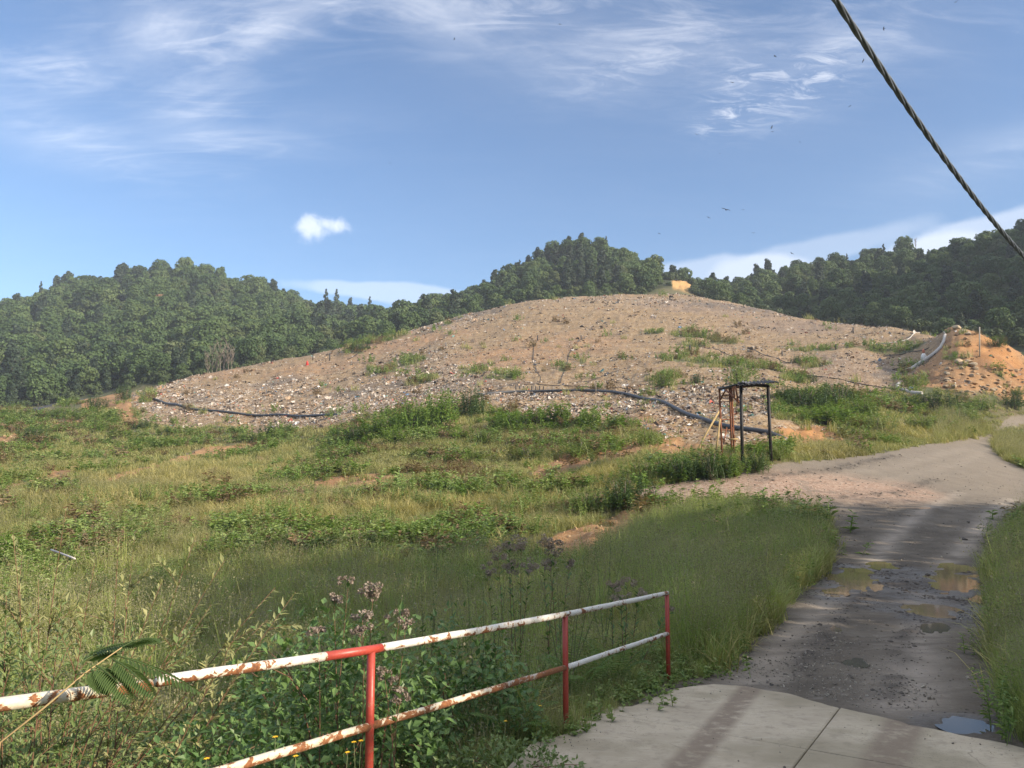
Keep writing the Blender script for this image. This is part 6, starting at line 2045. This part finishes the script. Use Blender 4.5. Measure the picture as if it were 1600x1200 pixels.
def shrub(name, label, cat, base, tips, twigs, mats, L, rad=0.012, nleaf=34, group=None, seed=1, arch=0.10, start=0.25):
    rg = random.Random(seed)
    root = empty(name, base, label, cat, group)
    st, lf = MB(), MB()
    ends = []
    for tp in tips:
        a = Vector((rg.uniform(-.25, .25), rg.uniform(-.2, .2), -0.1))
        c = tp - base
        ar = Vector((rg.uniform(-.1, .1), rg.uniform(-.1, .1), arch * c.length))
        leafy_branch(st, lf, a, c, ar, rad, nleaf, L, rg, start)
        for q in range(twigs):
            t_ = rg.uniform(0.35, 0.85)
            b_ = (a + c) / 2 + ar
            p = a * (1 - t_) ** 2 + b_ * 2 * t_ * (1 - t_) + c * t_ * t_
            dd = (c - a).normalized() * 0.6 + Vector((rg.gauss(0, .55), rg.gauss(0, .45), rg.gauss(0.15, .4)))
            leafy_branch(st, lf, p, p + dd.normalized() * rg.uniform(.14, .34), Vector((0, 0, 0.02)), rad * 0.4, int(nleaf * 0.4), L * 0.9, rg, 0.1)
    st.build('stem', mats[0], root)
    o = lf.build('leaves', mats[1], root, smooth=False); o['kind'] = 'stuff'
    return root


# pale leaved shrub at the left
bx = P3(120, 1090, 4.6); base = Vector((bx.x, bx.y, gz(bx.x, bx.y)))
tips = [P3(px, py, Y) for px, py, Y in ((104, 792, 4.7), (185, 838, 4.7), (210, 842, 5.1), (306, 838, 4.9), (352, 874, 4.8), (430, 918, 4.9), (418, 968, 4.7), (462, 925, 5.1), (20, 832, 4.5), (148, 880, 4.5), (60, 905, 4.4), (255, 905, 4.6), (330, 945, 4.5), (372, 985, 4.5))]
shrub('pale_shrub', 'airy shrub with slender red twigs and pale yellow green leaves at lower left', 'shrub', base, tips, 4, (MAT_TWIG, MAT_PALELEAF), 0.062, 0.006, 40, seed=4, start=0.30)
bx = P3(30, 1100, 4.1); base = Vector((bx.x, bx.y, gz(bx.x, bx.y)))
tips = [P3(px, py, Y) for px, py, Y in ((-30, 905, 4.2), (10, 930, 4.2), (50, 960, 4.1), (95, 945, 4.3), (130, 975, 4.2), (-20, 985, 4.0), (70, 1010, 3.9), (170, 1000, 4.3), (210, 985, 4.4), (20, 1030, 3.9), (150, 1040, 4.0), (240, 1020, 4.3), (285, 990, 4.5), (110, 1005, 3.9))]
shrub('leafy_shrub', 'dense grey green leafy shrub filling the lower left corner', 'shrub', base, tips, 6, (MAT_TWIG, MAT_MIDLEAF), 0.058, 0.006, 42, seed=9, start=0.15)


def foot(px, py, Y):
    p = P3(px, py, Y)
    return Vector((p.x, p.y, gz(p.x, p.y)))


def leafy_mound(name, label, cat, c, rx, ry, h, n, L, mats, seed, group=None, wl=0.62, stems=10):
    rg = np.random.default_rng(seed)
    root = empty(name, c, label, cat, group)
    lf, st = MB(), MB()
    th = rg.uniform(0, 2 * math.pi, n); u = rg.uniform(0, 1, n)
    el_ = np.arcsin(u ** 0.8)
    lump = 1 + 0.28 * np.sin(th * 3 + seed) * np.cos(el_ * 4 + seed) + 0.12 * np.sin(th * 7 + 2 * seed)
    q = lump * rg.uniform(0.45, 1.05, n) ** 0.45
    P_ = np.stack([rx * q * np.cos(th) * np.cos(el_), ry * q * np.sin(th) * np.cos(el_), h * q * np.sin(el_)], 1)
    O = _nrm(P_ / np.array([rx, ry, h]))
    D = O * 0.6 + rg.normal(size=(n, 3)) * 0.6 + np.array([0, 0, -0.25])
    N = O * 0.6 + np.array([0, 0, 0.8]) + rg.normal(size=(n, 3)) * 0.35
    Ls = L * rg.uniform(0.55, 1.25, n)
    leaves(lf, P_, D, N, Ls, Ls * wl * rg.uniform(0.85, 1.1, n), 0.12, broad=0.4)
    rg2 = random.Random(seed)
    for k in range(stems):
        a = rg2.uniform(0, 6.28)
        e = Vector((math.cos(a) * rx * rg2.uniform(.5, 1.0), math.sin(a) * ry * rg2.uniform(.5, 1.0), h * rg2.uniform(.3, .95)))
        tube(st, bez(Vector((rg2.uniform(-.1, .1), rg2.uniform(-.1, .1), -0.1)), Vector((e.x * .3, e.y * .3, e.z * 1.1)), e, 7), [0.007 * (1 - .7 * i / 6) for i in range(7)], 5)
    st.build('stem', mats[0], root)
    o = lf.build('leaves', mats[1], root, smooth=False); o['kind'] = 'stuff'
    return root


rd = (tops[1] - tops[0]); rd.z = 0; rd.normalize()
rn = Vector((-rd.y, rd.x, 0))           # towards the wild side


def behind(t, o):
    p = tops[0] + rd * t + rn * o
    return Vector((p.x, p.y, gz(p.x, p.y)))


MB_ = (MAT_TWIG, MAT_BRAMBLE)
leafy_mound('leafy_bush', 'rounded yellow green bush behind the pale twigs at the left edge', 'bush', foot(45, 1060, 5.6), 1.0, 0.7, 1.35, 3200, 0.052, (MAT_TWIG, MAT_MIDLEAF), 40)
leafy_mound('leafy_bush', 'lower yellow green bush behind the silk tree fronds', 'bush', foot(235, 1080, 5.2), 0.75, 0.6, 0.85, 2200, 0.048, (MAT_TWIG, MAT_MIDLEAF), 41)
leafy_mound('bramble_bush', 'dark bramble bush behind the railing just right of the nearest red post', 'bush', behind(0.75, 0.95), 0.90, 0.7, 1.42, 4200, 0.068, MB_, 31)
leafy_mound('bramble_bush', 'dark bramble bush behind the railing left of the middle red post', 'bush', behind(2.0, 0.85), 0.80, 0.6, 1.08, 3200, 0.066, MB_, 32)
leafy_mound('bramble_bush', 'low bramble bush left of the nearest red post', 'bush', behind(-0.45, 0.75), 0.70, 0.6, 0.86, 3000, 0.055, MB_, 33)
leafy_mound('undergrowth_bush', 'shadowy bush of tiny leaves under the left half of the railing', 'bush', behind(-1.15, 0.35), 0.75, 0.55, 0.72, 4200, 0.040, (MAT_TWIG, MAT_MIDLEAF), 34)
leafy_mound('undergrowth_bush', 'shadowy bush at the bottom left corner under the end of the railing', 'bush', behind(-1.95, 0.25), 0.7, 0.6, 0.55, 2600, 0.040, (MAT_TWIG, MAT_BRAMBLE), 35)
leafy_mound('bramble_bush', 'leafy bush behind the bramble at the top of the railing middle', 'bush', behind(1.4, 2.0), 1.0, 0.8, 1.15, 2600, 0.06, MB_, 36)
leafy_mound('undergrowth_bush', 'low leafy bush right behind the middle red post', 'bush', behind(2.9, 0.9), 0.7, 0.6, 0.62, 1900, 0.05, (MAT_TWIG, MAT_MIDLEAF), 37)
leafy_mound('undergrowth_bush', 'low leafy plant at the foot of the railing near the concrete', 'bush', behind(1.2, -0.18), 0.6, 0.35, 0.28, 1100, 0.042, (MAT_TWIG, MAT_MIDLEAF), 38)
leafy_mound('undergrowth_bush', 'small leafy plant below the lower rail between the posts', 'bush', behind(0.35, -0.02), 0.5, 0.3, 0.24, 800, 0.042, (MAT_TWIG, MAT_BRAMBLE), 39)


def joe_pye(label, base, stems, seed):
    """tall weed with whorled leaves and domed fuzzy flower heads; stems = tips"""
    rg = random.Random(seed); nr = np.random.default_rng(seed)
    root = empty('flowering_weed', base, label, 'weed', 'tall weeds with fading pinkish flowers')
    st, lf = MB(), MB()
    for tp, hw in stems:
        a = Vector((rg.uniform(-.12, .12), rg.uniform(-.12, .12), -0.1)); c = tp - base
        leafy_branch(st, lf, a, c, Vector((rg.uniform(-.05, .05), 0, 0.06)), 0.007, 26, 0.085, rg, 0.15)
        fl_ = MB()
        hw = hw * 0.8; k = int(420 * (hw / 0.10) ** 1.2)
        o3 = nr.normal(size=(k, 3)); o3 = _nrm(o3) * nr.uniform(0.3, 1, (k, 1)) ** 0.5
        lob = nr.normal(size=(7, 3)) * np.array([hw * .6, hw * .6, hw * .35])
        P_ = np.array(c) + lob[nr.integers(0, 7, k)] + o3 * np.array([hw * .42, hw * .42, hw * .34])
        quads(fl_, P_, nr.normal(size=(k, 3)), nr.uniform(0.006, 0.013, k), rng=nr)
        fl_.build('flower_head', MAT_FLUFF, root, smooth=False)['kind'] = 'stuff'
    st.build('stem', MAT_TWIG, root)
    o = lf.build('leaves', MAT_BRAMBLE, root, smooth=False); o['kind'] = 'stuff'


joe_pye('tall weed with big fuzzy pinkish head above the nearest red post', foot(590, 1050, 5.3), [(P3(583, 925, 5.2), 0.12), (P3(566, 962, 5.1), 0.07), (P3(625, 962, 5.2), 0.06), (P3(562, 985, 5.0), 0.07), (P3(634, 975, 5.1), 0.05)], 51)
joe_pye('small flowering weed low down right of the nearest red post', foot(610, 1110, 4.75), [(P3(600, 1050, 4.65), 0.045), (P3(613, 1062, 4.7), 0.035), (P3(620, 1078, 4.7), 0.04), (P3(626, 1092, 4.65), 0.05)], 52)
joe_pye('brownish tall weed with several faded heads in the middle distance', foot(800, 960, 8.4), [(P3(795, 848, 8.4), 0.17), (P3(778, 868, 8.2), 0.10), (P3(815, 852, 8.6), 0.09), (P3(760, 893, 8.0), 0.09), (P3(800, 888, 8.4), 0.12), (P3(828, 885, 8.5), 0.10)], 53)
joe_pye('reddish seeding weed right of the brownish one', foot(862, 950, 8.9), [(P3(856, 848, 8.9), 0.14), (P3(868, 862, 8.8), 0.12), (P3(850, 880, 8.8), 0.14), (P3(890, 880, 9.0), 0.10)], 54)
joe_pye('spreading faded weed just above the far end of the railing', foot(975, 990, 8.8), [(P3(958, 918, 8.8), 0.10), (P3(980, 912, 8.9), 0.12), (P3(998, 926, 8.8), 0.10), (P3(970, 935, 8.7), 0.10), (P3(1050, 950, 9.0), 0.06)], 55)
joe_pye('low flowering weed left of the nearest red post', foot(515, 1010, 5.3), [(P3(522, 935, 5.4), 0.06), (P3(498, 985, 5.2), 0.06), (P3(545, 905, 5.6), 0.06)], 56)


def stalk_plant(label, base, tips, seed, mat=MAT_DARKLEAF, L=0.03, n=60, group=None):
    rg = random.Random(seed)
    root = empty('stalk_plant', base, label, 'weed', group)
    st, lf = MB(), MB()
    for tp in tips:
        leafy_branch(st, lf, Vector((rg.uniform(-.08, .08), 0, -0.1)), tp - base, Vector((rg.uniform(-.06, .06), 0, 0.02)), 0.006, n, L, rg, 0.2)
    st.build('stem', MAT_GREENSTEM, root)
    o = lf.build('leaves', mat, root, smooth=False); o['kind'] = 'stuff'


stalk_plant('thin dark upright stalks rising above the bramble in the centre', foot(668, 985, 6.8), [P3(688, 770, 6.8), P3(680, 830, 6.8), P3(655, 845, 6.7)], 61)
stalk_plant('dark wiry branching weed left of the railing far end', foot(880, 985, 7.6), [P3(912, 878, 7.7), P3(930, 868, 7.8), P3(868, 880, 7.6), P3(905, 915, 7.5), P3(842, 890, 7.7), P3(955, 900, 7.8)], 62, MAT_BROWNW, 0.022, 50)
stalk_plant('grey green feathery weed in front of the seeding grass', foot(750, 1000, 6.9), [P3(700, 905, 6.9), P3(730, 890, 7.0), P3(755, 905, 7.1), P3(790, 915, 7.0), P3(820, 920, 7.1), P3(715, 935, 6.7)], 63, MAT_MIDLEAF, 0.03, 60)
stalk_plant('wispy green weed at the left of the tall seeding grass', foot(945, 960, 9.6), [P3(930, 845, 9.6), P3(955, 830, 9.8), P3(975, 850, 9.7), P3(910, 870, 9.5)], 64, MAT_MIDLEAF, 0.035, 60)


def frond_mesh(p0, p1, droop, L, n=26, w0=0.35, curl=0.2):
    """feathered leaf: rib with narrow leaflets on both sides"""
    mb = MB()
    b = (p0 + p1) / 2 + Vector((0, 0, droop))
    pts = bez(p0, b, p1, 9)
    tube(mb, pts, [0.0035 * (1 - .7 * i / 8) for i in range(9)], 5)
    P_, D, N, Ls = [], [], [], []
    for k in range(n):
        t_ = 0.08 + 0.92 * (k + 0.5) / n
        p = p0 * (1 - t_) ** 2 + b * 2 * t_ * (1 - t_) + p1 * t_ * t_
        tg = ((b - p0) * (1 - t_) + (p1 - b) * t_).normalized()
        sd = tg.cross(Vector((0, 0, 1))).normalized()
        ll = L * (math.sin(math.pi * min(t_ * 0.80 + 0.16, 1.0)) ** 0.7)
        for s_ in (-1, 1):
            P_.append(p); D.append(sd * s_ + tg * 0.55 + Vector((0, 0, -curl))); N.append(Vector((0, 0, 1)) + tg * 0.1 + sd * random.uniform(-.2, .2)); Ls.append(ll * random.uniform(.9, 1.05))
    Ls = np.array(Ls)
    leaves(mb, np.array(P_), np.array(D), np.array(N), Ls, np.full(len(Ls), L * 0.17), 0.1, broad=0.5)
    return mb


def frond_plant(name, label, cat, base, fronds, seed, stem=None, L=0.1, n=22, droop=0.06, group=None):
    random.seed(seed)
    root = empty(name, base, label, cat, group)
    st = MB()
    if stem:
        tube(st, [p - base for p in stem], [0.005 * (1 - .6 * i / (len(stem) - 1)) for i in range(len(stem))], 6)
        st.build('stem', MAT_WOODP if name == 'silk_tree_sapling' else MAT_GREENSTEM, root)
    for a, b in fronds:
        frond_mesh(a - base, b - base, droop, L, n).build('frond', MAT_SILK if name == 'silk_tree_sapling' else MAT_FERN, root, smooth=False)
    return root


sb = foot(-60, 1199, 2.7)
frond_plant('silk_tree_sapling', 'young silk tree with feathery fronds hanging over the left railing', 'sapling', sb,
            [(P3(176, 1030, 2.92), P3(240, 1088, 2.86)), (P3(182, 1024, 2.98), P3(312, 1082, 3.02)), (P3(142, 1048, 2.88), P3(172, 1080, 2.84)), (P3(140, 1022, 3.05), P3(222, 1005, 3.10)), (P3(126, 1036, 3.0), P3(178, 1020, 3.1)), (P3(190, 1012, 3.05), P3(246, 998, 3.15)), (P3(150, 1040, 2.9), P3(205, 1096, 2.82))],
            71, [sb + Vector((0, 0, -0.1)), P3(0, 1160, 2.75), P3(70, 1105, 2.82), P3(135, 1050, 2.9), P3(190, 1012, 3.0)], 0.075, 20, 0.03)
fb = foot(90, 1260, 2.9)
frond_plant('fern', 'bright fern at the bottom left corner', 'fern', fb, [(fb + Vector((0, 0, .15)), P3(150, 1158, 2.95)), (fb + Vector((0, 0, .15)), P3(20, 1158, 2.8)), (fb + Vector((0, 0, .15)), P3(95, 1170, 2.8)), (fb + Vector((0, 0, .15)), P3(-20, 1150, 2.7)), (fb + Vector((0, 0, .15)), P3(185, 1190, 2.9))], 72, None, 0.085, 24, 0.10)
for k, (px, py, Y, lab) in enumerate(((960, 1010, 8.2, 'fern clump behind the far span of the railing, right'), (905, 1010, 7.6, 'fern clump behind the far span of the railing, left'), (790, 1065, 6.4, 'fern between the rails near the middle red post'), (455, 1075, 4.6, 'fern hanging below the top rail left of the nearest red post'), (430, 1110, 4.2, 'lower fern between the rails at left'))):
    fb = foot(px, py, Y)
    fr_ = []
    for q in range(9):
        a = q * 0.70 + k
        e = fb + Vector((math.cos(a) * 0.42, math.sin(a) * 0.42, 0.42 + 0.10 * math.sin(q * 2.1)))
        fr_.append((fb + Vector((0, 0, 0.02)), e))
    frond_plant('fern', lab, 'fern', fb, fr_, 80 + k, None, 0.10, 20, 0.22)

# little yellow flowers
fl0 = None


def flower_meshes():
    st, pe = MB(), MB()
    tube(st, [(0, 0, -0.30), (0.01, 0, -0.12), (0, 0, 0)], [0.0025, 0.002, 0.0018], 5)
    for k in range(6):
        a = k * math.pi / 3
        leaves(pe, np.array([[0, 0, 0.0]]), np.array([[math.cos(a), math.sin(a), 0.25]]), np.array([[0, 0, 1.0]]), 0.016, 0.012)
    return st.mesh('stem', MAT_GREENSTEM), pe.mesh('petals', MAT_YELLOWF, smooth=False)


sm_, pm_ = flower_meshes()
for px, py, Y, lab in ((844, 1103, 6.0, 'yellow flower below the lower rail left of the middle post'), (790, 1127, 5.6, 'yellow flower low in the grass right of the nearest post'), (543, 1176, 4.2, 'largest yellow flower just left of the nearest post base'), (553, 1160, 4.3, 'pair of yellow flowers above the largest one'), (564, 1158, 4.35, 'yellow flower nearest the red post'),
                       (323, 1186, 3.7, 'yellow flower at the bottom under the left railing'), (430, 1152, 3.9, 'yellow flower between lower rail and bottom edge'), (462, 1182, 3.9, 'yellow flower right above the lower rail end')):
    p = P3(px, py, Y)
    if fl0 is None:
        fl0 = empty('yellow_flower', p, lab, 'flower', 'yellow flowers in the grass'); obj('stem', sm_, fl0); obj('petals', pm_, fl0)
    else:
        copy_tree(fl0, p, RNG.uniform(0, 6), 1.0, lab)
